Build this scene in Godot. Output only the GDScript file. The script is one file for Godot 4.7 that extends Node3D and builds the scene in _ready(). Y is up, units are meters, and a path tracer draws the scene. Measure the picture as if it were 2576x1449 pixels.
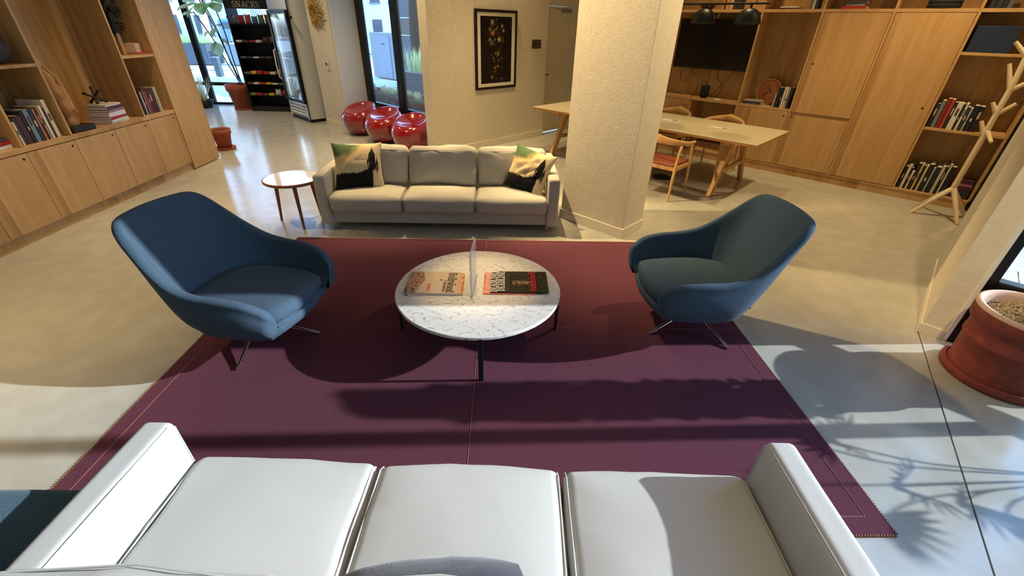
extends Node3D
# A lobby lounge. World axes follow the rug and sofas; the building's own grid is turned 45 degrees:
# U(u, y, v) gives a point on that grid (u runs to the right and nearer, v to the right and farther).

const R2 := 0.70710678
const GRID := -PI / 4
var M := {}
var taken := {}
var rng := RandomNumberGenerator.new()

func U(u, y, v): return Vector3((u + v) * R2, y, (u - v) * R2)

# ---------------------------------------------------------------- naming and placing
func numbered(called):
	if not taken.has(called):
		taken[called] = 0
		return called
	taken[called] += 1
	return "%s_%03d" % [called, taken[called]]

func metas(o, label, category, group = ""):
	o.set_meta("label", label)
	o.set_meta("category", category)
	if group != "": o.set_meta("group", group)

func thing(called, label, category, at = Vector3.ZERO, turn = 0.0, group = ""):
	var o = Node3D.new()
	o.name = numbered(called)
	add_child(o, true)
	o.position = at
	o.rotation.y = turn
	metas(o, label, category, group)
	return o

func part(parent, called, mesh, mat, at = Vector3.ZERO, rot = Vector3.ZERO):
	var o = MeshInstance3D.new()
	o.name = called
	o.mesh = mesh
	o.material_override = mat
	o.position = at
	o.rotation = rot
	parent.add_child(o, true)
	return o

func single(called, label, category, mesh, mat, at = Vector3.ZERO, rot = Vector3.ZERO, group = ""):
	var o = part(self, numbered(called), mesh, mat, at, rot)
	metas(o, label, category, group)
	return o

func struct(called, mesh, mat, at = Vector3.ZERO, turn = 0.0):
	var o = part(self, numbered(called), mesh, mat, at, Vector3(0, turn, 0))
	o.set_meta("kind", "structure")
	o.set_meta("label", called.replace("_", " ") + " of the lobby")
	return o

# ---------------------------------------------------------------- mesh helpers (corners given counter-clockwise from outside)
func begin():
	var st = SurfaceTool.new()
	st.begin(Mesh.PRIMITIVE_TRIANGLES)
	return st

func done(st):
	st.generate_normals()
	return st.commit()

func tri(st, a, b, c):
	st.add_vertex(a); st.add_vertex(c); st.add_vertex(b)

func quad(st, a, b, c, d):
	tri(st, a, b, c); tri(st, a, c, d)

func box_into(st, c, s, bev = 0.0):
	# box with chamfered edges
	var h = s * 0.5
	st.set_smooth_group(-1)
	var b = min(bev, min(h.x, min(h.y, h.z)) * 0.9)
	var ax = [Vector3.RIGHT, Vector3.UP, Vector3.BACK]
	var hs = [h.x, h.y, h.z]
	for i in 3:
		var j = (i + 1) % 3
		var k = (i + 2) % 3
		for sg in [-1.0, 1.0]:
			var n = ax[i] * sg * hs[i]
			var p = ax[j] * (hs[j] - b)
			var q = ax[k] * (hs[k] - b) * sg
			quad(st, c + n - p - q, c + n + p - q, c + n + p + q, c + n - p + q)
	if b <= 0.0: return
	for i in 3:
		var j = (i + 1) % 3
		var k = (i + 2) % 3
		var e = ax[i] * (hs[i] - b)
		for sj in [-1.0, 1.0]:
			for sk in [-1.0, 1.0]:
				var a1 = ax[j] * sj * hs[j] + ax[k] * sk * (hs[k] - b)
				var a2 = ax[j] * sj * (hs[j] - b) + ax[k] * sk * hs[k]
				if e.cross(a2 - a1).dot(a1 + a2) > 0: quad(st, c + a1 - e, c + a1 + e, c + a2 + e, c + a2 - e)
				else: quad(st, c + a2 - e, c + a2 + e, c + a1 + e, c + a1 - e)
	for sx in [-1.0, 1.0]:
		for sy in [-1.0, 1.0]:
			for sz in [-1.0, 1.0]:
				var px = Vector3(sx * h.x, sy * (h.y - b), sz * (h.z - b))
				var py = Vector3(sx * (h.x - b), sy * h.y, sz * (h.z - b))
				var pz = Vector3(sx * (h.x - b), sy * (h.y - b), sz * h.z)
				if sx * sy * sz > 0: tri(st, c + px, c + py, c + pz)
				else: tri(st, c + px, c + pz, c + py)

func bx(s, bev = 0.003, c = Vector3.ZERO):
	var st = begin()
	box_into(st, c, s, bev)
	return done(st)

func boxes(list, bev = 0.003):
	var st = begin()
	for l in list: box_into(st, l[0], l[1], bev)
	return done(st)

func soft(s, r, crown = 0.0, n = 8, wob = 0.0, seed_ = 1, front = 0.0):
	# cushion: rounded box with crowned top and front, slightly uneven
	var h = s * 0.5
	var co = []
	for a in 3:
		var hh = [h.x, h.y, h.z][a]
		var inner = hh - r
		var l = []
		for t in [45.0, 30.0, 15.0]: l.append(-inner - r * tan(deg_to_rad(t)))
		for i in n + 1: l.append(-inner + 2.0 * inner * i / n)
		for t in [15.0, 30.0, 45.0]: l.append(inner + r * tan(deg_to_rad(t)))
		co.append(l)
	var nz = FastNoiseLite.new()
	nz.seed = seed_
	nz.frequency = 2.2
	var st = begin()
	st.set_smooth_group(0)
	var inn = h - Vector3.ONE * r
	var m = co[0].size()
	for i in 3:
		var j = (i + 1) % 3
		var k = (i + 2) % 3
		for sg in [-1.0, 1.0]:
			var g = []
			for a in m:
				var row = []
				for b in m:
					var p = Vector3.ZERO
					p[i] = sg * h[i]
					p[j] = co[j][a]
					p[k] = co[k][b]
					var q = p.clamp(-inn, inn)
					var d = p - q
					var o = q + d.normalized() * r
					var fx = 1.0 - pow(clamp(absf(o.x) / h.x, 0, 1), 2.5)
					var fy = 1.0 - pow(clamp(absf(o.y) / h.y, 0, 1), 2.5)
					var fz = 1.0 - pow(clamp(absf(o.z) / h.z, 0, 1), 2.5)
					if o.y > 0: o.y += crown * fx * fz
					if o.z > 0: o.z += front * fx * fy
					if wob > 0:
						var w = Vector3(nz.get_noise_3dv(o * 1.0), nz.get_noise_3dv(o + Vector3(7, 0, 0)), nz.get_noise_3dv(o + Vector3(0, 9, 0)))
						o += w * wob
					row.append(o)
				g.append(row)
			for a in m - 1:
				for b in m - 1:
					if sg > 0: quad(st, g[a][b], g[a + 1][b], g[a + 1][b + 1], g[a][b + 1])
					else: quad(st, g[a][b], g[a][b + 1], g[a + 1][b + 1], g[a + 1][b])
	return done(st)

func lathe_into(st, prof, seg = 24, c = Vector3.ZERO, smooth = true):
	# prof: [radius, y] from bottom to top, outside
	st.set_smooth_group(0 if smooth else -1)
	for i in prof.size() - 1:
		for s in seg:
			var a0 = TAU * s / seg
			var a1 = TAU * (s + 1) / seg
			var p = prof[i]
			var q = prof[i + 1]
			var v00 = c + Vector3(cos(a0) * p[0], p[1], sin(a0) * p[0])
			var v01 = c + Vector3(cos(a1) * p[0], p[1], sin(a1) * p[0])
			var v10 = c + Vector3(cos(a0) * q[0], q[1], sin(a0) * q[0])
			var v11 = c + Vector3(cos(a1) * q[0], q[1], sin(a1) * q[0])
			if p[0] > 0.0001: tri(st, v00, v11, v01)
			if q[0] > 0.0001: tri(st, v00, v10, v11)

func lathe(prof, seg = 24, smooth = true):
	var st = begin()
	lathe_into(st, prof, seg, Vector3.ZERO, smooth)
	return done(st)

func disc_prof(r, y0, y1, b = 0.004):
	return [[0.0, y0], [r - b, y0], [r, y0 + b], [r, y1 - b], [r - b, y1], [0.0, y1]]

func disc(r, y0, y1, b = 0.004, seg = 32): return lathe(disc_prof(r, y0, y1, b), seg, false)

func tube_into(st, pts, rad, seg = 8, cap = true):
	# pts: Vector3 list, rad: number or list
	st.set_smooth_group(0)
	var n = pts.size()
	var rings = []
	var up = Vector3.UP
	for i in n:
		var t = (pts[min(i + 1, n - 1)] - pts[max(i - 1, 0)]).normalized()
		if absf(t.dot(up)) > 0.95: up = Vector3.RIGHT if absf(t.x) < 0.9 else Vector3.BACK
		var a = t.cross(up).normalized()
		var b = a.cross(t).normalized()
		up = b
		var r = rad[i] if rad is Array else rad
		var ring = []
		for s in seg:
			var an = TAU * s / seg
			ring.append(pts[i] + (a * cos(an) + b * sin(an)) * r)
		rings.append(ring)
	for i in n - 1:
		for s in seg:
			var s2 = (s + 1) % seg
			quad(st, rings[i][s2], rings[i][s], rings[i + 1][s], rings[i + 1][s2])
	if cap:
		st.set_smooth_group(-1)
		for s in range(1, seg - 1):
			tri(st, rings[0][0], rings[0][s], rings[0][s + 1])
			tri(st, rings[n - 1][0], rings[n - 1][s + 1], rings[n - 1][s])

func tube(pts, rad, seg = 8):
	var st = begin()
	tube_into(st, pts, rad, seg)
	return done(st)

func prism_into(st, poly, y0, y1):
	# poly: Vector2 list (x, z); any order
	st.set_smooth_group(-1)
	var idx = Geometry2D.triangulate_polygon(PackedVector2Array(poly))
	for i in range(0, idx.size(), 3):
		var a = poly[idx[i]]; var b = poly[idx[i + 1]]; var c = poly[idx[i + 2]]
		if (b - a).cross(c - a) > 0: var t = b; b = c; c = t
		tri(st, Vector3(a.x, y1, a.y), Vector3(b.x, y1, b.y), Vector3(c.x, y1, c.y))
		tri(st, Vector3(a.x, y0, a.y), Vector3(c.x, y0, c.y), Vector3(b.x, y0, b.y))
	var area = 0.0
	for i in poly.size(): area += poly[i].cross(poly[(i + 1) % poly.size()])
	for i in poly.size():
		var a = poly[i]; var b = poly[(i + 1) % poly.size()]
		if area < 0: quad(st, Vector3(a.x, y0, a.y), Vector3(b.x, y0, b.y), Vector3(b.x, y1, b.y), Vector3(a.x, y1, a.y))
		else: quad(st, Vector3(b.x, y0, b.y), Vector3(a.x, y0, a.y), Vector3(a.x, y1, a.y), Vector3(b.x, y1, b.y))

func prism(poly, y0, y1):
	var st = begin()
	prism_into(st, poly, y0, y1)
	return done(st)

func print_sheet(w, h):
	# flat print in the local XY plane, uv 0..1, top row of the image up
	var st = begin()
	st.set_smooth_group(-1)
	var c = [[-0.5, -0.5, 0, 1], [0.5, -0.5, 1, 1], [0.5, 0.5, 1, 0], [-0.5, 0.5, 0, 0]]
	for i in [0, 2, 1, 0, 3, 2]:
		st.set_uv(Vector2(c[i][2], c[i][3]))
		st.add_vertex(Vector3(c[i][0] * w, c[i][1] * h, 0))
	return done(st)

func lettering(text, size, depth, serif = true, bold = true):
	var t = TextMesh.new()
	var f = SystemFont.new()
	f.font_names = PackedStringArray(["Droid Serif" if serif else "Droid Sans"])
	f.font_weight = 700 if bold else 400
	t.font = f
	t.text = text
	t.font_size = 32
	t.pixel_size = size / 32.0
	t.depth = depth
	t.curve_step = 2.0
	return t

# ---------------------------------------------------------------- materials
func mat(called, c, rough = 0.7, metal = 0.0, spec = 0.5):
	var m = StandardMaterial3D.new()
	m.resource_name = called
	m.albedo_color = c
	m.roughness = rough
	m.metallic = metal
	m.metallic_specular = spec
	M[called] = m
	return m

func noise_tex(freq, ramp, size = 512, type = FastNoiseLite.TYPE_SIMPLEX_SMOOTH, oct = 4, normal = false, seed_ = 1, warp = 0.0, ridged = false):
	var t = NoiseTexture2D.new()
	var n = FastNoiseLite.new()
	n.noise_type = type
	n.seed = seed_
	n.frequency = freq
	n.fractal_octaves = oct
	if ridged: n.fractal_type = FastNoiseLite.FRACTAL_RIDGED
	if warp > 0:
		n.domain_warp_enabled = true
		n.domain_warp_amplitude = warp
		n.domain_warp_frequency = freq * 0.9
	t.noise = n
	t.width = size
	t.height = size
	t.seamless = true
	if normal:
		t.as_normal_map = true
		t.bump_strength = 3.0
	if ramp:
		var g = Gradient.new()
		g.offsets = PackedFloat32Array(ramp.map(func(x): return x[0]))
		g.colors = PackedColorArray(ramp.map(func(x): return x[1]))
		t.color_ramp = g
	return t

func tri_map(m, s, off = Vector3.ZERO):
	m.uv1_triplanar = true
	m.uv1_scale = s if s is Vector3 else Vector3.ONE * s
	m.uv1_offset = off

func cloth(called, c, weave_scale, strength, sheen = 0.3, vary = 0.1):
	var m = mat(called, Color.WHITE, 0.95, 0.0, 0.25)
	m.albedo_texture = noise_tex(0.09, [[0.25, c.darkened(vary)], [0.75, c.lightened(vary * 0.7)]], 256, FastNoiseLite.TYPE_SIMPLEX, 5, false, called.hash() % 1000)
	m.normal_enabled = true
	m.normal_texture = noise_tex(0.12, null, 256, FastNoiseLite.TYPE_SIMPLEX, 3, true, 5)
	m.normal_scale = strength
	m.rim_enabled = sheen > 0
	m.rim = sheen
	m.rim_tint = 0.6
	tri_map(m, weave_scale)
	return m

func wood_image(base, dark, light, planks, seed_):
	var im = Image.create(512, 512, false, Image.FORMAT_RGB8)
	var r = RandomNumberGenerator.new()
	r.seed = seed_
	var n = FastNoiseLite.new()
	n.seed = seed_
	n.frequency = 0.01
	n.fractal_octaves = 3
	var edges = [0.0]
	for i in planks - 1: edges.append((i + 1.0) / planks + r.randf_range(-0.3, 0.3) / planks)
	edges.append(1.0)
	var tone = []
	for i in planks: tone.append(r.randf_range(-1.0, 1.0))
	for x in 512:
		var pk = 0
		while pk < planks - 1 and x / 512.0 > edges[pk + 1]: pk += 1
		for y in 512:
			# fine streaks along y (mirrored so that the tile closes)
			var yy = absf(y - 256.0)
			var f = n.get_noise_2d(x * 9.0 + pk * 300, yy * 0.7) * 0.42 + n.get_noise_2d(x * 1.6 + pk * 911, yy * 0.5 + 400) * 0.6 + tone[pk] * 0.62
			var c = base.lerp(light, clamp(f, 0, 1)) if f > 0 else base.lerp(dark, clamp(-f, 0, 1))
			im.set_pixel(x, y, c)
	return ImageTexture.create_from_image(im)

func wood(called, tex, sc, off = Vector3.ZERO, rough = 0.45):
	var m = mat(called, Color.WHITE, rough, 0.0, 0.4)
	m.albedo_texture = tex
	tri_map(m, sc, off)
	return m

func glass_mat(called, tint, alpha):
	var m = mat(called, Color(tint.r, tint.g, tint.b, alpha), 0.02, 0.0, 0.5)
	m.transparency = BaseMaterial3D.TRANSPARENCY_ALPHA
	return m

func picture(called, im, rough = 0.4):
	var m = mat(called, Color.WHITE, rough, 0.0, 0.4)
	m.albedo_texture = ImageTexture.create_from_image(im)
	return m

func make_materials():
	var oak = Color(0.71, 0.565, 0.365)
	var oak_tex = wood_image(oak, Color(0.59, 0.43, 0.265), Color(0.78, 0.64, 0.46), 7, 11)
	for i in 4: wood("oak_%d" % i, oak_tex, Vector3(0.95, 0.33, 0.95), Vector3(0.137 * i, 0.21 * i, 0.31 * i))
	wood("oak_flat", oak_tex, Vector3(0.3, 0.9, 1.7), Vector3(0.4, 0.1, 0.2))
	wood("oak_inside", oak_tex, Vector3(0.8, 0.4, 0.8), Vector3(0.7, 0.3, 0.5), 0.5)
	var ash = wood_image(Color(0.78, 0.62, 0.40), Color(0.66, 0.48, 0.28), Color(0.85, 0.71, 0.50), 2, 5)
	wood("ash", ash, Vector3(2.0, 0.6, 2.0))
	wood("pale_wood", wood_image(Color(0.86, 0.79, 0.66), Color(0.78, 0.69, 0.55), Color(0.91, 0.86, 0.76), 2, 9), Vector3(3.0, 0.8, 3.0))
	wood("walnut_leg", wood_image(Color(0.52, 0.32, 0.17), Color(0.40, 0.22, 0.11), Color(0.60, 0.39, 0.22), 2, 3), Vector3(3.0, 0.8, 3.0))
	wood("driftwood", wood_image(Color(0.66, 0.48, 0.28), Color(0.36, 0.22, 0.10), Color(0.80, 0.63, 0.42), 3, 21), Vector3(4.0, 2.0, 4.0), Vector3.ZERO, 0.6)
	# polished concrete: mottled grey with a faint sheen
	var cm = mat("concrete", Color.WHITE, 0.3, 0.0, 0.5)
	cm.albedo_texture = noise_tex(0.008, [[0.2, Color(0.665, 0.66, 0.62)], [0.5, Color(0.68, 0.676, 0.638)], [0.8, Color(0.70, 0.697, 0.66)]], 1024, FastNoiseLite.TYPE_SIMPLEX_SMOOTH, 6)
	cm.roughness_texture = noise_tex(0.02, [[0.2, Color(0.75, 0.75, 0.75)], [0.8, Color(1, 1, 1)]], 512, FastNoiseLite.TYPE_SIMPLEX_SMOOTH, 5, false, 8)
	cm.roughness = 0.2
	tri_map(cm, 0.45)
	mat("joint", Color(0.20, 0.20, 0.19), 0.9)
	var wp = mat("wall_paint", Color.WHITE, 0.8, 0.0, 0.3)
	wp.albedo_texture = noise_tex(0.03, [[0.2, Color(0.835, 0.805, 0.735)], [0.8, Color(0.855, 0.825, 0.755)]], 256)
	wp.normal_enabled = true
	wp.normal_texture = noise_tex(0.08, null, 256, FastNoiseLite.TYPE_SIMPLEX, 3, true, 3)
	wp.normal_scale = 0.12
	tri_map(wp, 1.2)
	mat("white_paint", Color(0.85, 0.875, 0.89), 0.7, 0.0, 0.35)
	mat("ceiling_paint", Color(0.85, 0.84, 0.81), 0.9, 0.0, 0.2)
	mat("trim_paint", Color(0.86, 0.83, 0.76), 0.5)
	mat("door_paint", Color(0.84, 0.80, 0.71), 0.55)
	mat("black_frame", Color(0.035, 0.04, 0.05), 0.35, 0.3)
	mat("black_matte", Color(0.03, 0.03, 0.035), 0.6)
	mat("black_gloss", Color(0.015, 0.015, 0.02), 0.12)
	mat("black_rubber", Color(0.05, 0.05, 0.055), 0.75)
	mat("steel_dark", Color(0.16, 0.18, 0.19), 0.4, 0.5)
	mat("chrome", Color(0.86, 0.86, 0.87), 0.12, 1.0)
	mat("steel", Color(0.62, 0.63, 0.64), 0.3, 1.0)
	mat("plastic_white", Color(0.86, 0.86, 0.85), 0.4)
	mat("paper", Color(0.88, 0.86, 0.80), 0.85)
	mat("laminate", Color(0.70, 0.665, 0.56), 0.45)
	mat("edge_ply", Color(0.66, 0.47, 0.27), 0.55)
	mat("leather", Color(0.47, 0.21, 0.08), 0.5)
	mat("white_gloss", Color(0.90, 0.90, 0.90), 0.07, 0.0, 0.6)
	var red = mat("red_gloss", Color(0.56, 0.002, 0.012), 0.12, 0.0, 0.6)
	red.clearcoat_enabled = true
	red.clearcoat = 1.0
	red.clearcoat_roughness = 0.03
	glass_mat("window_glass", Color(0.90, 0.96, 0.96), 0.06)
	glass_mat("acrylic", Color(0.93, 0.94, 0.96), 0.16)
	glass_mat("fridge_glass", Color(0.75, 0.85, 0.92), 0.18)
	mat("fridge_inside", Color(0.60, 0.68, 0.74), 0.5)
	cloth("sofa_cloth", Color(0.74, 0.73, 0.69), 18.0, 0.3, 0.15, 0.07)
	var pw = cloth("sofa_pale_cloth", Color(0.78, 0.785, 0.775), 9.0, 0.3, 0.15, 0.06)
	pw.uv1_scale = Vector3(26, 26, 7)
	cloth("navy_cloth", Color(0.24, 0.335, 0.42), 10.0, 0.7, 0.08, 0.2)
	cloth("teal_cloth", Color(0.22, 0.38, 0.47), 8.0, 0.9, 0.3, 0.22)
	cloth("velvet", Color(0.17, 0.17, 0.23), 6.0, 0.4, 0.7, 0.15)
	cloth("cushion_back", Color(0.78, 0.72, 0.60), 10.0, 0.4, 0.1, 0.05)
	var rg = cloth("rug_felt", Color(0.385, 0.215, 0.285), 7.0, 0.7, 0.0, 0.3)
	rg.albedo_texture = noise_tex(0.11, [[0.25, Color(0.245, 0.12, 0.165)], [0.5, Color(0.36, 0.205, 0.255)], [0.78, Color(0.52, 0.345, 0.405)]], 512, FastNoiseLite.TYPE_SIMPLEX, 4, false, 77)
	rg.metallic_specular = 0.1
	mat("stitch", Color(0.55, 0.33, 0.30), 0.8)
	mat("stitch_tan", Color(0.56, 0.39, 0.25), 0.8)
	# marble with grey veins
	var mb = mat("marble", Color.WHITE, 0.16, 0.0, 0.5)
	mb.albedo_texture = noise_tex(0.010, [[0.0, Color(0.88, 0.87, 0.85)], [0.74, Color(0.86, 0.85, 0.83)], [0.84, Color(0.74, 0.73, 0.71)], [0.92, Color(0.50, 0.48, 0.47)], [1.0, Color(0.35, 0.34, 0.35)]], 1024, FastNoiseLite.TYPE_SIMPLEX_SMOOTH, 5, false, 31, 42.0, true)
	tri_map(mb, Vector3(0.75, 0.75, 1.3))
	var tc = mat("terracotta", Color.WHITE, 0.75)
	tc.albedo_texture = noise_tex(0.02, [[0.2, Color(0.48, 0.20, 0.15)], [0.8, Color(0.56, 0.26, 0.20)]], 256)
	tri_map(tc, 2.0)
	var to = mat("terracotta_orange", Color.WHITE, 0.75)
	to.albedo_texture = noise_tex(0.02, [[0.2, Color(0.58, 0.26, 0.15)], [0.8, Color(0.66, 0.33, 0.20)]], 256)
	tri_map(to, 2.0)
	mat("pale_tan", Color(0.77, 0.66, 0.58), 0.8)
	mat("soil", Color(0.17, 0.12, 0.08), 0.95)
	mat("fibre", Color(0.70, 0.60, 0.44), 0.9)
	mat("bark", Color(0.19, 0.16, 0.12), 0.85)
	for lf in [["leaf", Color(0.20, 0.45, 0.15)], ["leaf_dark", Color(0.10, 0.28, 0.11)], ["leaf_bright", Color(0.42, 0.68, 0.26)], ["grass", Color(0.50, 0.68, 0.32)], ["straw", Color(0.72, 0.55, 0.30)], ["succulent", Color(0.74, 0.73, 0.55)], ["palm_leaf", Color(0.16, 0.32, 0.14)]]:
		var m = mat(lf[0], lf[1], 0.5)
		m.backlight_enabled = true
		m.backlight = Color(0.9, 0.9, 0.7)
		m.metallic_specular = 0.2
	var pv = mat("paver", Color.WHITE, 0.85)
	pv.albedo_texture = noise_tex(0.03, [[0.2, Color(0.74, 0.73, 0.69)], [0.8, Color(0.82, 0.81, 0.77)]], 256)
	tri_map(pv, 0.8)
	mat("paver_joint", Color(0.33, 0.34, 0.35), 0.95)
	mat("concrete_wall", Color(0.50, 0.53, 0.54), 0.85)
	mat("concrete_dark", Color(0.27, 0.31, 0.33), 0.85)
	mat("umbrella_cloth", Color(0.055, 0.06, 0.075), 0.9)
	mat("stucco", Color(0.84, 0.83, 0.80), 0.9)
	mat("far_glass", Color(0.22, 0.28, 0.33), 0.15)
	mat("grey_stone", Color(0.24, 0.25, 0.27), 0.85)
	mat("fur", Color(0.25, 0.26, 0.24), 0.95)
	mat("sign_taupe", Color(0.33, 0.26, 0.20), 0.5)
	mat("gold_letter", Color(0.85, 0.76, 0.52), 0.4, 0.3)
	mat("blue_bin", Color(0.055, 0.14, 0.27), 0.7)
	mat("blue_back", Color(0.12, 0.15, 0.20), 0.7)

func lamp_warm(): return Color(1.0, 0.86, 0.63)

func _ready():
	rng.seed = 4242
	# ---- camera
	var cam = Camera3D.new()
	cam.name = "camera"
	add_child(cam)
	cam.position = Vector3(0, 1.86, 0)
	cam.rotation_degrees = Vector3(-31.404, -1.582, 1.493)
	cam.fov = 67.825
	cam.current = true
	# ---- sky, exposure
	var we = WorldEnvironment.new()
	we.name = "world_environment"
	var env = Environment.new()
	env.background_mode = Environment.BG_SKY
	var sky = Sky.new()
	var sm = ProceduralSkyMaterial.new()
	sm.sky_top_color = Color(0.42, 0.62, 0.88)
	sm.sky_horizon_color = Color(0.80, 0.90, 0.96)
	sm.ground_bottom_color = Color(0.45, 0.46, 0.46)
	sm.ground_horizon_color = Color(0.62, 0.66, 0.68)
	sm.sky_energy_multiplier = 2.4
	sm.ground_energy_multiplier = 1.0
	sky.sky_material = sm
	env.sky = sky
	env.tonemap_mode = Environment.TONE_MAPPER_LINEAR
	env.tonemap_exposure = 1.15
	env.sdfgi_enabled = true
	env.ssao_enabled = true
	env.ssil_enabled = true
	we.environment = env
	add_child(we)
	# ---- sun: low, from the right, along the rug's short stripes of light
	var sun = DirectionalLight3D.new()
	sun.name = "sun"
	sun.light_color = Color(0.97, 0.99, 1.0)
	sun.light_energy = 2.3
	sun.light_angular_distance = 0.6
	sun.shadow_enabled = true
	sun.sky_mode = DirectionalLight3D.SKY_MODE_LIGHT_ONLY
	add_child(sun)
	sun.look_at_from_position(Vector3.ZERO, Vector3(-1.0, -0.43, 0.028), Vector3.UP)
	make_materials()
	build_shell()
	build_outside()
	build_lamps()
	build_rug()
	build_sofas()
	build_lounge_chairs()
	build_coffee_table()
	build_side_table()
	build_left_cabinets()
	build_right_cabinets()
	build_meeting()
	build_snack_corner()
	build_stools()
	build_wall_items()
	build_coat_rack()
	build_pots()

# ---------------------------------------------------------------- the room
const CEIL := 4.0

func gbox(called, u0, u1, v0, v1, y0, y1, m, bev = 0.002):
	# a piece of the shell on the building grid
	return struct(called, bx(Vector3(u1 - u0, y1 - y0, v1 - v0), bev), m, U((u0 + u1) / 2, (y0 + y1) / 2, (v0 + v1) / 2), GRID)

func build_shell():
	# floor: two slabs of polished concrete with an open joint between them
	var f = Node3D.new()
	f.name = "floor"
	add_child(f)
	f.set_meta("kind", "structure")
	f.set_meta("label", "polished grey concrete floor of the lobby")
	var ja = Vector2(3.057, -2.456)
	var jb = Vector2(2.02, -0.857)
	var d = (jb - ja).normalized()
	var n = Vector2(-d.y, d.x) * 0.004
	var far_ = ja - d * 0.04
	var near_ = jb + d * 5.2
	var outer = [Vector2(-11, -12.2), Vector2(8, -12.2), Vector2(8, -4.3)]
	var west = [Vector2(-11, 3.9), Vector2(-11, -12.0), Vector2(-5.2, -12.0), Vector2(6.6, -12.0), Vector2(6.6, -4.4), far_ - Vector2(-0.2, 0.12), far_ + n, near_ + n]
	var east = [far_ - n, Vector2(3.32, -2.45), Vector2(9.2, 3.4), Vector2(9.2, 3.9), Vector2(near_.x, 3.9) - n, near_ - n]
	part(f, "slab", prism(west, -0.06, 0.0), M.concrete)
	part(f, "slab", prism(east, -0.06, 0.0), M.concrete)
	part(f, "joint_bed", bx(Vector3(0.06, 0.03, 9), 0.0), M.joint, Vector3((ja.x + jb.x) / 2 - 0.6, -0.03, (ja.y + jb.y) / 2 + 0.92), Vector3(0, atan2(d.x, d.y), 0))
	struct("ceiling", prism([Vector2(-11, 4), Vector2(-11, -12.2), Vector2(7, -12.2), Vector2(7, -4.4), Vector2(3.25, -2.5), Vector2(9.4, 3.6), Vector2(9.4, 4)], CEIL, CEIL + 0.2), M.ceiling_paint)
	# behind the camera and to the left
	struct("wall_near", bx(Vector3(20.4, CEIL, 0.2)), M.wall_paint, Vector3(-0.8, CEIL / 2, 3.9))
	struct("wall_left", bx(Vector3(0.2, CEIL, 10.8)), M.wall_paint, Vector3(-5.05, CEIL / 2, -1.45))
	struct("wall_entry", bx(Vector3(0.2, CEIL, 5.4)), M.wall_paint, Vector3(-10.0, CEIL / 2, -9.3))
	struct("wall_entry_side", bx(Vector3(5.0, CEIL, 0.2)), M.wall_paint, Vector3(-7.55, CEIL / 2, -6.75))
	# snack corner back wall, behind the fridge
	gbox("wall_snack", -12.0, -8.64, 4.72, 4.9, 0, CEIL, M.white_paint)
	gbox("wall_column", -9.55, -8.66, 4.21, 4.72, 0, CEIL, M.wall_paint)
	gbox("baseboard_column", -9.55, -8.655, 4.195, 4.21, 0, 0.1, M.trim_paint)
	gbox("wall_alcove", -8.66, -8.62, 4.225, 4.72, 0, CEIL, M.white_paint)
	# picture wall and the recessed door beside it
	gbox("wall_picture", -6.0, -5.80, 4.24, 6.89, 0, CEIL, M.wall_paint)
	gbox("baseboard_picture", -5.80, -5.785, 4.24, 6.89, 0, 0.115, M.trim_paint)
	gbox("wall_door", -6.15, -5.95, 6.89, 9.0, 2.2, CEIL, M.wall_paint)
	gbox("wall_door_side", -6.15, -5.95, 7.82, 9.0, 0, 2.2, M.wall_paint)
	var dr = gbox("door_1", -6.0, -5.955, 6.91, 7.81, 0.012, 2.19, M.door_paint)
	part(dr, "door_stop", bx(Vector3(0.05, 2.17, 0.02)), M.trim_paint, Vector3(0.03, 0, 0.44))
	part(dr, "lever", boxes([[Vector3(0.05, 0, 0), Vector3(0.06, 0.018, 0.018)], [Vector3(0.075, 0, -0.05), Vector3(0.016, 0.018, 0.12)]]), M.steel_dark, Vector3(0, -0.02, 0.36))
	part(dr, "lock_rose", bx(Vector3(0.02, 0.05, 0.05), 0.004), M.steel, Vector3(0.03, -0.13, 0.38))
	part(dr, "closer", boxes([[Vector3(0.05, 0, 0), Vector3(0.06, 0.06, 0.26)], [Vector3(0.07, 0.02, 0.2), Vector3(0.02, 0.015, 0.3)]]), M.steel, Vector3(0, 1.03, -0.2))
	# back wall behind the right-hand bookcase
	gbox("wall_back", -6.2, 1.6, 8.1, 8.3, 0, CEIL, M.wall_paint)
	# the square pillar
	gbox("wall_pillar", -2.80, -2.0, 3.74, 4.135, 0, CEIL, M.wall_paint)
	gbox("baseboard_pillar", -2.812, -1.988, 3.728, 4.147, 0, 0.105, M.trim_paint)
	# right-hand wall with its column, and the dark post beside the bookcase
	gbox("wall_right", 0.41, 0.56, 3.95, 5.44, 0, CEIL, M.wall_paint)
	gbox("baseboard_right", 0.40, 0.545, 3.938, 5.44, 0, 0.075, M.trim_paint)
	gbox("wall_right_slot", 0.43, 0.56, 5.44, 5.475, 0.2, CEIL, M.wall_paint)
	gbox("wall_right_return", 0.43, 0.64, 5.475, 5.62, 0, CEIL, M.wall_paint)
	gbox("wall_right_far", 0.64, 0.80, 5.475, 7.5, 0, CEIL, M.wall_paint)
	gbox("trim_1", 0.575, 0.645, 7.5, 7.6, 0, CEIL, M.black_frame)
	gbox("wall_right_end", 0.645, 0.8, 7.5, 8.1, 0, CEIL, M.wall_paint)
	# storefront glazing on the right
	storefront(Vector3(0, 0, 0), "window_1", U(0.56, 0, 3.99), GRID, [0.0, 1.12, 4.9], 3.8)
	gbox("wall_over_glass", 0.56, 8.4, 3.95, 4.05, 3.8, CEIL, M.white_paint)
	gbox("wall_glass_end", 5.48, 8.4, 3.95, 4.05, 0, 3.8, M.wall_paint)
	gbox("trim_2", 0.545, 0.572, 3.94, 3.99, 0, 3.8, M.plastic_white)
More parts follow.
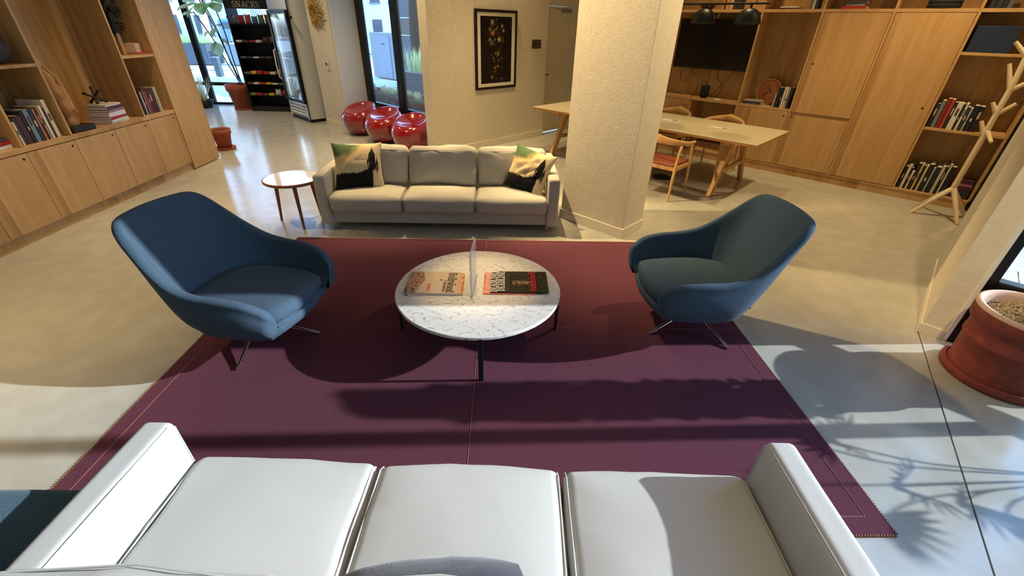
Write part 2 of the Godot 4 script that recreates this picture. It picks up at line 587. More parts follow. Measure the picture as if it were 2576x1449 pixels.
	# alcove window behind the red stools
	storefront(Vector3.ZERO, "window_2", U(-8.62, 0, 4.76), GRID, [0.0, 1.22, 2.75], 3.4, 0.16)
	gbox("wall_over_alcove", -8.64, -5.8, 4.72, 4.8, 3.4, CEIL, M.white_paint)
	# entry glazing
	storefront(Vector3.ZERO, "window_3", Vector3(-9.9, 0, -11.9), 0.0, [0.0, 2.5, 3.6, 5.2], 3.4, 0.13)
	struct("wall_over_entry", bx(Vector3(7.0, 0.6, 0.15)), M.white_paint, Vector3(-6.6, 3.7, -11.95))
	struct("wall_entry_end", bx(Vector3(0.25, 3.4, 0.15)), M.white_paint, Vector3(-4.58, 1.7, -11.95))

func storefront(_o, called, at, turn, posts, top, wpost = 0.06):
	# dark frame: posts, sill, mid rail, head; panes above and below the rail
	var w = Node3D.new()
	w.name = numbered(called)
	add_child(w)
	w.position = at
	w.rotation.y = turn
	w.set_meta("kind", "structure")
	w.set_meta("label", "dark framed full height window of the lobby")
	var wd = posts[posts.size() - 1]
	for p in posts: part(w, "post", bx(Vector3(wpost, top, 0.09), 0.004), M.black_frame, Vector3(p + (wpost / 2 if p == 0.0 else (-wpost / 2 if p == wd else 0.0)), top / 2, 0))
	for i in posts.size() - 1:
		var a = posts[i] + (wpost if i == 0 else wpost / 2)
		var b = posts[i + 1] - (wpost if i == posts.size() - 2 else wpost / 2)
		var c = (a + b) / 2
		part(w, "sill", bx(Vector3(b - a, 0.05, 0.09), 0.004), M.black_frame, Vector3(c, 0.025, 0))
		part(w, "rail", bx(Vector3(b - a, 0.075, 0.09), 0.004), M.black_frame, Vector3(c, 0.475, 0))
		part(w, "head", bx(Vector3(b - a, 0.07, 0.09), 0.004), M.black_frame, Vector3(c, top - 0.035, 0))
		part(w, "pane", bx(Vector3(b - a + 0.01, 0.40, 0.008), 0.0), M.window_glass, Vector3(c, 0.245, -0.01))
		part(w, "pane", bx(Vector3(b - a + 0.01, top - 0.58, 0.008), 0.0), M.window_glass, Vector3(c, 0.51 + (top - 0.58) / 2, -0.01))

func build_lamps():
	# recessed warm downlights in the ceiling
	# [x, z, what it hangs above, energy, half angle of the cone, aim]
	var spots = [[-3.5, -1.2, "over the blue bench", 6.0, 30], [-3.4, -3.5, "nearest the left bookcase's open bays", 8.0, 32], [-3.1, -5.8, "beside the tall oak end panel", 7.0, 42], [-1.4, -6.6, "above the floor behind the grey sofa", 5.5, 40], [0.4, -6.7, "above the floor between sofa and door plaque", 6.0, 40], [-2.3, -7.5, "above the red stools", 4.5, 48], [-4.5, -8.6, "above the floor before the snack shelf", 4.5, 50], [-6.8, -9.5, "above the entry floor", 5.0, 50], [3.0, -4.2, "added to brighten the narrow side of the pillar", 13.0, 25, Vector3(1.45, 1.5, -4.2)], [4.4, -5.0, "above the floor before the full height oak door", 8.0, 46], [3.0, -6.8, "above the meeting table's window end", 3.5, 50], [-0.3, -7.7, "above the framed picture", 7.5, 50], [-1.2, -5.7, "added to brighten the side table end of the grey sofa", 18.0, 15, Vector3(-1.2, 0.4, -4.75)], [0.0, -5.7, "added to brighten the pillar end of the grey sofa", 18.0, 15, Vector3(0.0, 0.4, -4.75)], [-1.0, -4.9, "tilted towards the pillar's broad side", 24.0, 26, Vector3(1.0, 1.3, -4.3)], [-0.2, -3.0, "tilted towards the marble table", 8.0, 8.0, Vector3(-0.16, 0.34, -2.55)], [0.2, -0.5, "above the pale sunlit sofa", 1.8, 22], [1.5, -0.6, "added to brighten the window column", 10.0, 17, Vector3(3.1, 1.3, -2.45)]]  # spots on grey sofa, pillar's narrow side and window column added to brighten them
	var disc_m = mat("lamp_glow", Color(1, 0.9, 0.75), 0.5)
	disc_m.emission_enabled = true
	disc_m.emission = Color(1.0, 0.80, 0.52)
	disc_m.emission_energy_multiplier = 6.0
	var ring = lathe([[0.05, 0.0], [0.075, -0.012], [0.08, 0.0]], 20)
	var glow = disc(0.05, -0.006, 0.0, 0.001, 20)
	for s in spots:
		var t = thing("recessed_downlight", "round recessed ceiling downlight " + s[2], "downlight", Vector3(s[0], CEIL, s[1]), 0.0, "ceiling downlights")
		part(t, "trim_ring", ring, M.plastic_white)
		part(t, "diffuser", glow, disc_m)
		var l = SpotLight3D.new()
		l.name = "spot"
		t.add_child(l, true)
		l.position = Vector3(0, -0.03, 0)
		l.rotation_degrees = Vector3(-90, 0, 0)
		if s.size() > 5: l.look_at_from_position(t.position + l.position, s[5], Vector3.UP)
		l.light_color = lamp_warm()
		l.light_energy = s[3]
		l.spot_range = 12
		l.spot_attenuation = 2.0
		l.spot_angle = s[4]
		l.spot_angle_attenuation = 0.8
		l.light_size = 0.05
		l.shadow_enabled = true

# ---------------------------------------------------------------- rug
func build_rug():
	var t = thing("rug", "large plum felt rug with pink stitched seams under the coffee table", "rug", Vector3(-0.16, 0, -2.484))
	var x0 = -1.885; var x1 = 1.895; var z0 = -1.475; var z1 = 1.48
	for a in [[x0, -0.003, z0, -0.003], [0.003, x1, z0, -0.003], [x0, -0.003, 0.003, z1], [0.003, x1, 0.003, z1]]:
		part(t, "felt_panel", bx(Vector3(a[1] - a[0], 0.009, a[3] - a[2]), 0.003), M.rug_felt, Vector3((a[0] + a[1]) / 2, 0.0055, (a[2] + a[3]) / 2))
	part(t, "felt_backing", bx(Vector3(x1 - x0 - 0.02, 0.004, z1 - z0 - 0.02), 0.0), M.rug_felt, Vector3((x0 + x1) / 2, 0.0025, (z0 + z1) / 2))
	part(t, "seam_stitching", bx(Vector3(0.005, 0.004, z1 - z0 - 0.02), 0.001), M.stitch, Vector3(0, 0.0095, (z0 + z1) / 2))
	part(t, "seam_stitching", bx(Vector3(x1 - x0 - 0.02, 0.004, 0.004), 0.001), M.stitch, Vector3((x0 + x1) / 2, 0.0095, 0))
	for e in [x0 + 0.085, x1 - 0.085]: part(t, "border_stitching", bx(Vector3(0.004, 0.003, z1 - z0 - 0.17), 0.001), M.stitch, Vector3(e, 0.0105, (z0 + z1) / 2))
	for e in [z0 + 0.085, z1 - 0.085]: part(t, "border_stitching", bx(Vector3(x1 - x0 - 0.17, 0.003, 0.004), 0.001), M.stitch, Vector3((x0 + x1) / 2, 0.0105, e))
	# whipped edge: short tan loops along the border
	var st = begin()
	for i in 300:
		var x = lerp(x0 + 0.01, x1 - 0.01, i / 299.0)
		for z in [z0, z1]: box_into(st, Vector3(x, 0.0055, z), Vector3(0.005, 0.0115, 0.008), 0.0)
	for i in 236:
		var z = lerp(z0 + 0.01, z1 - 0.01, i / 235.0)
		for x in [x0, x1]: box_into(st, Vector3(x, 0.0055, z), Vector3(0.008, 0.0115, 0.005), 0.0)
	var w = part(t, "whipped_edge", done(st), M.stitch_tan)
	w.set_meta("kind", "stuff")

# ---------------------------------------------------------------- sofas
func build_sofa(called, label, at, turn, cl, seat_d, wid):
	var t = thing(called, label, "sofa", at, turn, "")
	var dep = 0.86
	var fz = dep / 2
	var aw = 0.115
	var inw = wid - 2 * aw
	part(t, "base", soft(Vector3(inw + 0.02, 0.15, dep - 0.06), 0.02, 0.0, 4), cl, Vector3(0, 0.145, -0.02))
	for s in [-1.0, 1.0]:
		var arm = part(t, "arm", soft(Vector3(aw, 0.51, dep), 0.028, 0.0, 6, 0.006, 3 + int(s)), cl, Vector3(s * (wid - aw) / 2, 0.325, 0))
		part(arm, "piping", tube([Vector3(-s * (aw / 2 - 0.008), 0.247, -fz + 0.04), Vector3(-s * (aw / 2 - 0.008), 0.247, fz - 0.03), Vector3(-s * (aw / 2 - 0.008), 0.225, fz - 0.006), Vector3(-s * (aw / 2 - 0.008), -0.2, fz - 0.004)], 0.0035, 5), cl)
	part(t, "back", soft(Vector3(wid - 0.01, 0.56, 0.15), 0.035, 0.0, 4), cl, Vector3(0, 0.355, -fz + 0.08))
	var cw = inw / 3
	for i in 3:
		var x = (i - 1) * cw
		var c = part(t, "seat_cushion", soft(Vector3(cw - 0.008, 0.17, seat_d), 0.045, 0.028, 8, 0.012, 20 + i, 0.018), cl, Vector3(x, 0.285, fz - seat_d / 2 + 0.012))
		for s in [-1.0, 1.0]:
			var e = s * (cw / 2 - 0.016)
			part(c, "piping", tube([Vector3(e, 0.078, -seat_d / 2 + 0.05), Vector3(e, 0.081, 0), Vector3(e, 0.076, seat_d / 2 - 0.04), Vector3(e, 0.05, seat_d / 2 - 0.006), Vector3(e, -0.05, seat_d / 2 - 0.003)], 0.0035, 5), cl)
		var b = part(t, "back_cushion", soft(Vector3(cw - 0.006, 0.40, 0.19), 0.06, 0.015, 9, 0.03, 40 + i, 0.03), cl, Vector3(x, 0.545, fz - seat_d - 0.085), Vector3(-0.2, 0, 0))
		part(b, "top_seam", tube([Vector3(-cw / 2 + 0.05, 0.165, 0.09), Vector3(0, 0.172, 0.115), Vector3(cw / 2 - 0.05, 0.165, 0.09)], 0.003, 5), cl)
	for sx in [-1.0, 1.0]:
		for sz in [-1.0, 1.0]:
			part(t, "leg", tube([Vector3(sx * (wid / 2 - 0.1), 0.0, sz * (fz - 0.11)), Vector3(sx * (wid / 2 - 0.1), 0.08, sz * (fz - 0.12))], [0.016, 0.022], 10), M.ash)
	return t

func pillow_mesh(w, h, th, wob, seed_, bow = 0.10):
	var nz = FastNoiseLite.new()
	nz.seed = seed_
	nz.frequency = 3.0
	var n = 22
	var st = begin()
	st.set_smooth_group(0)
	for side in [1.0, -1.0]:
		var g = []
		for i in n + 1:
			var row = []
			for j in n + 1:
				var x = sin((i * 2.0 / n - 1.0) * PI / 2)
				var y = sin((j * 2.0 / n - 1.0) * PI / 2)
				var px = x * (1.0 - bow * (1.0 - y * y) * absf(x))
				var py = y * (1.0 - bow * (1.0 - x * x) * absf(y))
				var zz = pow(max(0.0, (1.0 - pow(absf(x), 2.4)) * (1.0 - pow(absf(y), 2.4))), 0.55) * th / 2
				zz += nz.get_noise_2d(px * 1.2, py * 1.2) * wob * (1.0 - x * x) * (1.0 - y * y)
				row.append([Vector3(px * w / 2, py * h / 2, side * zz), Vector2(x * 0.5 + 0.5, 0.5 - y * 0.5)])
			g.append(row)
		for i in n:
			for j in n:
				var q = [g[i][j], g[i + 1][j], g[i + 1][j + 1], g[i][j + 1]]
				if side < 0: q = [g[i][j], g[i][j + 1], g[i + 1][j + 1], g[i + 1][j]]
				for k in [0, 2, 1, 0, 3, 2]:
					st.set_uv(q[k][1])
					st.add_vertex(q[k][0])
	return done(st)

func brush_image():
	# painted cloth: green and ochre wash on cream, black brush sweep along the bottom and up the right
	var S = 256
	var im = Image.create(S, S, false, Image.FORMAT_RGB8)
	var n = FastNoiseLite.new()
	n.seed = 3
	n.frequency = 0.02
	var cream = Color(0.85, 0.78, 0.63)
	var ochre = Color(0.76, 0.60, 0.28)
	var green = Color(0.33, 0.42, 0.30)
	var black = Color(0.05, 0.05, 0.06)
	for x in S:
		for y in S:
			var u = x / float(S)
			var v = y / float(S)
			var w = n.get_noise_2d(x, y) * 0.06
			var c = cream
			c = c.lerp(ochre, clamp(1.25 - Vector2(u - 0.12, (v + 0.05) * 1.15).length() * 2.0 + w * 3, 0, 1))
			c = c.lerp(green, clamp((0.53 - Vector2(u * 0.9, v * 1.5).length() + w) * 7.0, 0, 1))
			var jag = n.get_noise_2d(x * 7.0, 5.0) * 0.05 + n.get_noise_2d(x * 14.0, 50.0) * 0.03
			var edge = 0.66 + jag - 0.9 * pow(max(0.0, u - 0.45), 1.7)
			var right_edge = 0.86 - 0.10 * v + n.get_noise_2d(9.0, y * 9.0) * 0.03
			var low = v > edge and u < 0.80 - 0.16 * max(0.0, v - 0.72) + n.get_noise_2d(90.0, y * 2.0) * 0.02
			var up = v > 0.12 + absf(u - 0.80) * 2.2 + jag * 2.0 and v < 0.62 + jag * 2.5 and absf(u - 0.795 - (v - 0.4) * 0.10) < 0.10 + n.get_noise_2d(x * 3.0, y * 0.4) * 0.07
			if low or up: c = black.lerp(Color(0.09, 0.11, 0.12), clamp(n.get_noise_2d(x * 0.7, y * 0.7) + 0.3, 0, 1))
			im.set_pixel(x, y, c)
	return im

func build_sofas():
	build_sofa("sofa", "grey fabric three seat sofa with two painted cushions beside the pillar", Vector3(-0.65, 0, -4.58), 0.0, M.sofa_cloth, 0.44, 2.44)
	build_sofa("sofa", "pale sunlit three seat sofa with a dark velvet cushion beside the blue bench", Vector3(-0.135, 0, -0.655), PI - 0.036, M.sofa_pale_cloth, 0.56, 2.42)
	var pm = picture("brushed_print", brush_image(), 0.9)
	var a = single("throw_pillow", "cream cushion painted green ochre and black, against the sofa arm by the side table", "cushion", pillow_mesh(0.50, 0.48, 0.17, 0.02, 4), pm, Vector3(-1.50, 0.585, -4.47), Vector3(-0.42, 0.22, -0.02))
	a.set_meta("group", "painted throw cushions")
	var b = single("throw_pillow", "cream cushion painted green ochre and black, against the sofa arm by the pillar", "cushion", pillow_mesh(0.47, 0.46, 0.16, 0.03, 8), pm, Vector3(0.27, 0.575, -4.44), Vector3(-0.40, -0.45, -0.20))
	b.set_meta("group", "painted throw cushions")
	single("throw_pillow", "dark indigo velvet cushion on the pale sunlit sofa", "cushion", pillow_mesh(0.56, 0.42, 0.24, 0.012, 12, -0.08), M.velvet, Vector3(-0.20, 0.525, -0.475), Vector3(-2.0, 0.05, 0.04))
	# blue bench at the left
	var t = thing("upholstered_bench", "teal blue fabric bench standing beside the pale sunlit sofa", "bench", Vector3(-2.10, 0, -0.42))
	part(t, "seat", soft(Vector3(1.36, 0.26, 1.06), 0.05, 0.01, 6, 0.006, 9), M.teal_cloth, Vector3(0, 0.32, 0))
	for sx in [-1, 1]:
		for sz in [-1, 1]: part(t, "leg", tube([Vector3(sx * 0.55, 0, sz * 0.4), Vector3(sx * 0.55, 0.2, sz * 0.4)], 0.02, 8), M.black_matte)

# ---------------------------------------------------------------- lounge chairs
func build_lounge_chairs():
	# half of the rim and of the seat line, from arm tip to the middle of the back
	var rim = [Vector3(0.318, 0.455, 0.415), Vector3(0.350, 0.512, 0.33), Vector3(0.372, 0.535, 0.20), Vector3(0.380, 0.543, 0.06), Vector3(0.374, 0.575, -0.07), Vector3(0.352, 0.655, -0.185), Vector3(0.322, 0.755, -0.285), Vector3(0.290, 0.838, -0.365), Vector3(0.235, 0.882, -0.415), Vector3(0.12, 0.893, -0.438), Vector3(0, 0.896, -0.444)]
	var low = [Vector3(0.245, 0.290, 0.370), Vector3(0.268, 0.285, 0.29), Vector3(0.282, 0.280, 0.18), Vector3(0.287, 0.275, 0.06), Vector3(0.280, 0.275, -0.04), Vector3(0.258, 0.278, -0.115), Vector3(0.226, 0.282, -0.165), Vector3(0.186, 0.286, -0.20), Vector3(0.135, 0.29, -0.222), Vector3(0.07, 0.292, -0.232), Vector3(0, 0.293, -0.236)]
	var bulge = [0.045, 0.05, 0.05, 0.045, 0.035, 0.02, 0.01, 0.0, -0.005, -0.01, -0.01]
	var full_r = []; var full_l = []; var full_b = []
	for i in rim.size(): full_r.append(rim[i]); full_l.append(low[i]); full_b.append(bulge[i])
	for i in range(rim.size() - 2, -1, -1):
		full_r.append(rim[i] * Vector3(-1, 1, 1)); full_l.append(low[i] * Vector3(-1, 1, 1)); full_b.append(bulge[i])
	# resample smoothly
	var RR = resample(full_r, 4); var LL = resample(full_l, 4)
	var BB = []
	for i in RR.size():
		var f = i * (full_b.size() - 1.0) / (RR.size() - 1)
		var k = min(int(f), full_b.size() - 2)
		BB.append(lerp(full_b[k], full_b[k + 1], f - k))
	var NS = 9
	var sections = []
	var cnt = RR.size()
	for i in cnt:
		var tan_ = (RR[min(i + 1, cnt - 1)] - RR[max(i - 1, 0)] + LL[min(i + 1, cnt - 1)] - LL[max(i - 1, 0)]).normalized()
		var upv = (RR[i] - LL[i]).normalized()
		var out_ = upv.cross(tan_).normalized()
		if out_.dot(Vector3(RR[i].x, 0, RR[i].z)) < 0 and i < 6: out_ = -out_
		if i >= 6: out_ = out_ if out_.dot(sections[i - 1].o) > 0 else -out_
		sections.append({"o": out_, "r": RR[i], "l": LL[i], "b": BB[i]})
	var st = begin()
	st.set_smooth_group(0)
	var rings = []
	var ext = [[-0.040, 0.02], [-0.034, 0.55], [-0.02, 0.85]]
	for i in range(-3, cnt + 3):
		var s
		var sc = 1.0
		var shift = Vector3.ZERO
		if i < 0:
			s = sections[0]; sc = ext[i + 3][1]
			shift = (RR[0] - RR[1]).normalized() * -ext[i + 3][0]
		elif i >= cnt:
			s = sections[cnt - 1]; sc = ext[2 - (i - cnt)][1]
			shift = (RR[cnt - 1] - RR[cnt - 2]).normalized() * -ext[2 - (i - cnt)][0]
		else: s = sections[i]
		var mid = (s.r + s.l) * 0.5
		var th = 0.058
		var ring = []
		# inner face up, round the rim, outer face down
		for k in NS + 1:
			var f = k / float(NS)
			var p = s.l.lerp(s.r, f) + s.o * (s.b * 4.0 * f * (1.0 - f) * 0.6)
			ring.append(mid + (p - s.o * th * 0.45 - mid) * sc + shift)
		var top = s.r
		var upv = (s.r - s.l).normalized()
		for k in range(1, 6):
			var an = PI * k / 6.0
			ring.append(mid + (top - s.o * cos(an) * th * 0.45 + upv * sin(an) * th * 0.45 + (s.o * th * 0.1 if k > 2 else Vector3.ZERO) - mid) * sc + shift)
		for k in range(NS, -1, -1):
			var f = k / float(NS)
			var p = s.l.lerp(s.r, f) + s.o * (s.b * 4.0 * f * (1.0 - f))
			ring.append(mid + (p + s.o * th * (0.55 + 0.25 * (1.0 - f)) - mid) * sc + shift)
		rings.append(ring)
	for i in rings.size() - 1:
		for k in rings[0].size() - 1:
			quad(st, rings[i][k], rings[i][k + 1], rings[i + 1][k + 1], rings[i + 1][k])
	# bowl under the seat, with a soft front lip
	var outline = []
	for i in LL.size(): outline.append(LL[i] + sections[i].o * 0.045)
	for f in [0.2, 0.4, 0.6, 0.8]: outline.append(outline[LL.size() - 1].lerp(outline[0], f) + Vector3(0, 0.012 * sin(f * PI), 0.05 * sin(f * PI)))
	var m = outline.size()
	var cen = Vector3(0, 0.205, 0.05)
	var prev = []
	for i in m: prev.append(outline[i] + Vector3(0, 0.03, 0))
	var steps = [[1.0, 0.0], [0.97, -0.03], [0.88, -0.052], [0.70, -0.072], [0.4, -0.084], [0.15, -0.088], [0.0, -0.088]]
	for sidx in steps.size():
		var cur = []
		for i in m:
			var o = outline[i]
			var q = Vector3(cen.x + (o.x - cen.x) * steps[sidx][0], o.y + steps[sidx][1] - (o.y - 0.29) * (1.0 - steps[sidx][0]), cen.z + (o.z - cen.z) * steps[sidx][0])
			cur.append(q)
		for i in m:
			var j = (i + 1) % m
			quad(st, cur[i], prev[i], prev[j], cur[j])
		prev = cur
	# top of the bowl, under the cushion
	var rimp = []
	for i in m: rimp.append(outline[i] + Vector3(0, 0.03, 0))
	for i in m: tri(st, Vector3(0, 0.31, 0.05), rimp[(i + 1) % m], rimp[i])
	var shell = done(st)
	# cushion: follows the inside of the shell, rounded front
	var co = []
	for i in LL.size(): co.append(LL[i].lerp(RR[i], 0.38) * Vector3(1, 0, 1) - sections[i].o * Vector3(1, 0, 1) * 0.03)
	for f in [0.17, 0.33, 0.5, 0.67, 0.83]: co.append(co[LL.size() - 1].lerp(co[0], f) + Vector3(0, 0, 0.045 * sin(f * PI)))
	var st2 = begin()
	st2.set_smooth_group(0)
	var lv = [[0.93, 0.315], [0.99, 0.33], [1.0, 0.355], [0.985, 0.385], [0.94, 0.405], [0.82, 0.417], [0.55, 0.424], [0.25, 0.427], [0.0, 0.428]]
	var cc = Vector3(0, 0, 0.08)
	for li in lv.size() - 1:
		for i in co.size():
			var j = (i + 1) % co.size()
			var a = cc + (co[i] - cc) * lv[li][0] + Vector3(0, lv[li][1], 0)
			var b = cc + (co[j] - cc) * lv[li][0] + Vector3(0, lv[li][1], 0)
			var c = cc + (co[j] - cc) * lv[li + 1][0] + Vector3(0, lv[li + 1][1], 0)
			var d = cc + (co[i] - cc) * lv[li + 1][0] + Vector3(0, lv[li + 1][1], 0)
			quad(st2, b, a, d, c)
	var seat = done(st2)
	var specs = [["navy blue shell lounge chair facing the table's magazines, beside the oak cupboards", Vector3(-1.645, 0.0105, -2.36), atan2(0.975, 0.21), Vector3(-1.63, 0.0105, -2.39), 0.0], ["navy blue shell lounge chair with its back towards the terracotta pot", Vector3(1.40, 0.0105, -2.56), atan2(-0.992, 0.05), Vector3(1.38, 0.0105, -2.59), atan2(-0.344, 0.18)]]
	for s in specs:
		var t = thing("lounge_chair", s[0], "armchair", s[1], s[2], "navy swivel lounge chairs")
		part(t, "shell", shell, M.navy_cloth)
		part(t, "seat_cushion", seat, M.navy_cloth)
		part(t, "label_tab", bx(Vector3(0.004, 0.016, 0.022), 0.001), M.black_matte, Vector3(0.31, 0.34, -0.18), Vector3(0, 0.6, 0))
		var off = s[3] - s[1]
		off = off.rotated(Vector3.UP, -s[2])
		part(t, "swivel_column", lathe([[0.022, 0.08], [0.022, 0.15], [0.03, 0.16], [0.05, 0.19], [0.06, 0.215]], 16), M.chrome, off * 0.5)
		var turn0 = s[4] - s[2]
		for k in 4:
			var a = turn0 + k * PI / 2
			var dir = Vector3(sin(a), 0, cos(a))
			part(t, "foot", tube([off * 0.5 + Vector3(0, 0.115, 0), off * 0.6 + dir * 0.12 + Vector3(0, 0.088, 0), off + dir * 0.345 + Vector3(0, 0.014, 0), off + dir * 0.375 + Vector3(0, 0.009, 0)], [0.016, 0.014, 0.010, 0.007], 10), M.chrome)

func resample(pts, n):
	var o = []
	for i in pts.size() - 1:
		var p0 = pts[max(i - 1, 0)]; var p1 = pts[i]; var p2 = pts[i + 1]; var p3 = pts[min(i + 2, pts.size() - 1)]
		for k in n:
			var t = k / float(n)
			o.append(p1.cubic_interpolate(p2, p0, p3, t))
	o.append(pts[pts.size() - 1])
	return o

# ---------------------------------------------------------------- coffee table and what lies on it
func build_coffee_table():
	var t = thing("coffee_table", "round white marble coffee table with thin black legs on the rug", "table", Vector3(-0.158, 0, -2.484))
	part(t, "marble_top", disc(0.552, 0.322, 0.345, 0.004, 72), M.marble)
	part(t, "ring_frame", lathe([[0.47, 0.306], [0.485, 0.306], [0.485, 0.3215], [0.47, 0.3215], [0.47, 0.306]], 48, false), M.black_matte)
	for a in [-0.12, 1.35, 2.93, 4.66]:
		var d = Vector3(cos(a + 0.15), 0, sin(a + 0.15))
		part(t, "leg", bx(Vector3(0.018, 0.321, 0.03), 0.002), M.black_matte, d * 0.543 + Vector3(0, 0.171, 0), Vector3(0, -(a + 0.15), 0))
	var Y = 0.3455
	# magazines by the sign holder; writing runs across the table
	var mags = [
		["magazine", "orange edged magazine under the cream cover magazine", Vector3(-0.44, Y, -2.508), 0.36, 0.275, 0.012, Color(0.78, 0.47, 0.33), 0.03, "r"],
		["magazine", "cream cover magazine with black serif title, left of the sign holder", Vector3(-0.47, Y + 0.0125, -2.515), 0.345, 0.285, 0.006, Color(0.80, 0.72, 0.62), 0.0, "h"],
		["magazine", "salmon cover magazine under the two black magazines", Vector3(0.055, Y, -2.535), 0.36, 0.285, 0.006, Color(0.86, 0.49, 0.38), 0.0, "s"],
		["magazine", "black magazine with white title, between salmon and dancer covers", Vector3(0.095, Y + 0.0065, -2.537), 0.345, 0.272, 0.005, Color(0.05, 0.05, 0.055), 0.0, "d"],
		["magazine", "black magazine with dancers and red title, topmost of its pile", Vector3(0.143, Y + 0.012, -2.541), 0.342, 0.278, 0.005, Color(0.06, 0.06, 0.065), 0.0, "b"]]
	for g in mags:
		var m = thing(g[0], g[1], "magazine", g[2], g[7], "magazines on the coffee table")
		var cm = mat("cover_" + g[8], g[6], 0.3)
		part(m, "pages", bx(Vector3(g[3] - 0.004, g[5] - 0.002, g[4] - 0.003), 0.0), M.paper, Vector3(0, g[5] / 2, 0))
		part(m, "cover", boxes([[Vector3(0, g[5] - 0.0005, 0), Vector3(g[3], 0.001, g[4])], [Vector3(0, 0.0005, 0), Vector3(g[3], 0.001, g[4])], [Vector3(0, g[5] / 2, g[4] / 2 * (-1 if g[8] in ["h", "r"] else 1)), Vector3(g[3], g[5], 0.001)]], 0.0), cm)
		var top = g[5] + 0.0006
		# text direction bases: towards the viewer (h) or away from the viewer (d)
		var bh = Basis(Vector3(0, 0, 1), Vector3(1, 0, 0), Vector3(0, 1, 0))
		var bd = Basis(Vector3(0, 0, -1), Vector3(-1, 0, 0), Vector3(0, 1, 0))
		match g[8]:
			"h":
				flat_print(m, cover_photo("dance"), Vector2(0.285, 0.16), Vector3(-0.092, top, 0), bh, "cover_photograph")
				words(m, "Hollywood", 0.078, Vector3(0.125, top, 0.0), bh, Color(0.08, 0.07, 0.07), true, 0.26)
				words(m, "REPORTER", 0.024, Vector3(0.082, top, 0.06), bh, Color(0.15, 0.13, 0.1), false)
				words(m, "THE", 0.014, Vector3(0.155, top, 0.03), bh, Color(0.1, 0.1, 0.1), false)
				words(m, "EMMY", 0.034, Vector3(-0.02, top, 0.07), bh, Color(0.80, 0.24, 0.13), false)
				words(m, "4", 0.03, Vector3(0.055, top, -0.03), bh, Color(0.1, 0.08, 0.08), false)
			"r": words(m, "Hollywood", 0.05, Vector3(0.155, top, 0.0), bh, Color(0.95, 0.85, 0.75), true, 0.25)
			"s": words(m, "Hollywood", 0.05, Vector3(-0.155, top, 0.0), bd, Color(0.97, 0.80, 0.72), true, 0.27)
			"d": words(m, "DEADLINE", 0.062, Vector3(-0.148, top, 0.0), bd, Color(0.92, 0.90, 0.86), true, 0.258)
			"b":
				flat_print(m, cover_photo("stage"), Vector2(0.262, 0.258), Vector3(0.036, top, 0), bd, "cover_photograph")
				words(m, "DEADLINE", 0.062, Vector3(-0.146, top + 0.0004, 0.0), bd, Color(0.92, 0.90, 0.86), true, 0.262)
				words(m, "Bombshell", 0.06, Vector3(0.068, top + 0.0008, 0.0), bd, Color(0.72, 0.06, 0.04), true, 0.262)
	# acrylic sign holder, seen edge on
	var s = thing("sign_holder", "clear acrylic upright sign holder with a white sheet on the marble table", "sign holder", Vector3(-0.192, Y, -2.505), -0.06)
	part(s, "upright", bx(Vector3(0.004, 0.297, 0.27), 0.001), M.acrylic, Vector3(-0.004, 0.152, 0))
	part(s, "upright", bx(Vector3(0.003, 0.297, 0.27), 0.001), M.acrylic, Vector3(0.006, 0.152, 0))
	part(s, "sheet", bx(Vector3(0.0008, 0.285, 0.26), 0.0), M.plastic_white, Vector3(0.0015, 0.152, 0))
	part(s, "foot", bx(Vector3(0.12, 0.003, 0.27), 0.001), M.acrylic, Vector3(0.004, 0.0018, 0))

func words(parent, text, size, at, basis, color, serif = true, width = 0.0):
	var key = "ink_%s" % color.to_html()
	if not M.has(key): mat(key, color, 0.5)
	var mesh = lettering(text, size, 0.0008, serif, true)
	var o = part(parent, "lettering", mesh, M[key], at)
	var sx = 1.0
	if width > 0.0: sx = width / max(mesh.get_aabb().size.x, 0.001)
	o.basis = Basis(basis.x * sx, basis.y, basis.z)
	return o

func flat_print(parent, im, size, at, basis, called):
	var o = part(parent, called, print_sheet(size.x, size.y), picture("print_%d" % (M.size()), im, 0.3), at)
	o.basis = basis
	return o

func cover_photo(kind):
	var im = Image.create(160, 128, false, Image.FORMAT_RGB8)
	var n = FastNoiseLite.new()
	n.seed = kind.hash() % 100
	n.frequency = 0.045
	for x in 160:
		for y in 128:
			var f = n.get_noise_2d(x, y) + 0.4 * n.get_noise_2d(x * 3.0, y * 2.0)
			var c
			if kind == "dance":
				c = Color(0.78, 0.70, 0.60)
				if y > 35 + absf(x - 60) * 0.35: c = Color(0.74, 0.55, 0.36).lerp(Color(0.28, 0.17, 0.10), clamp(f * 1.6 + 0.2, 0, 1))
				if y > 112 and x > 130: c = Color(0.2, 0.2, 0.2)
			else:
				c = Color(0.06, 0.06, 0.065).lerp(Color(0.34, 0.29, 0.20), clamp(f * 1.3 - absf(y - 45) * 0.012 + 0.25, 0, 1))
				if absf(x - 70 - f * 18) < 14 and y < 78 and y > 10: c = Color(0.66, 0.52, 0.40).lerp(Color(0.22, 0.17, 0.11), clamp(f + 0.4, 0, 1))
				if y > 100: c = Color(0.06, 0.06, 0.065).lerp(Color(0.5, 0.45, 0.4), clamp(f * 2.0 - 0.5, 0, 1))
			im.set_pixel(x, y, c)
	return im

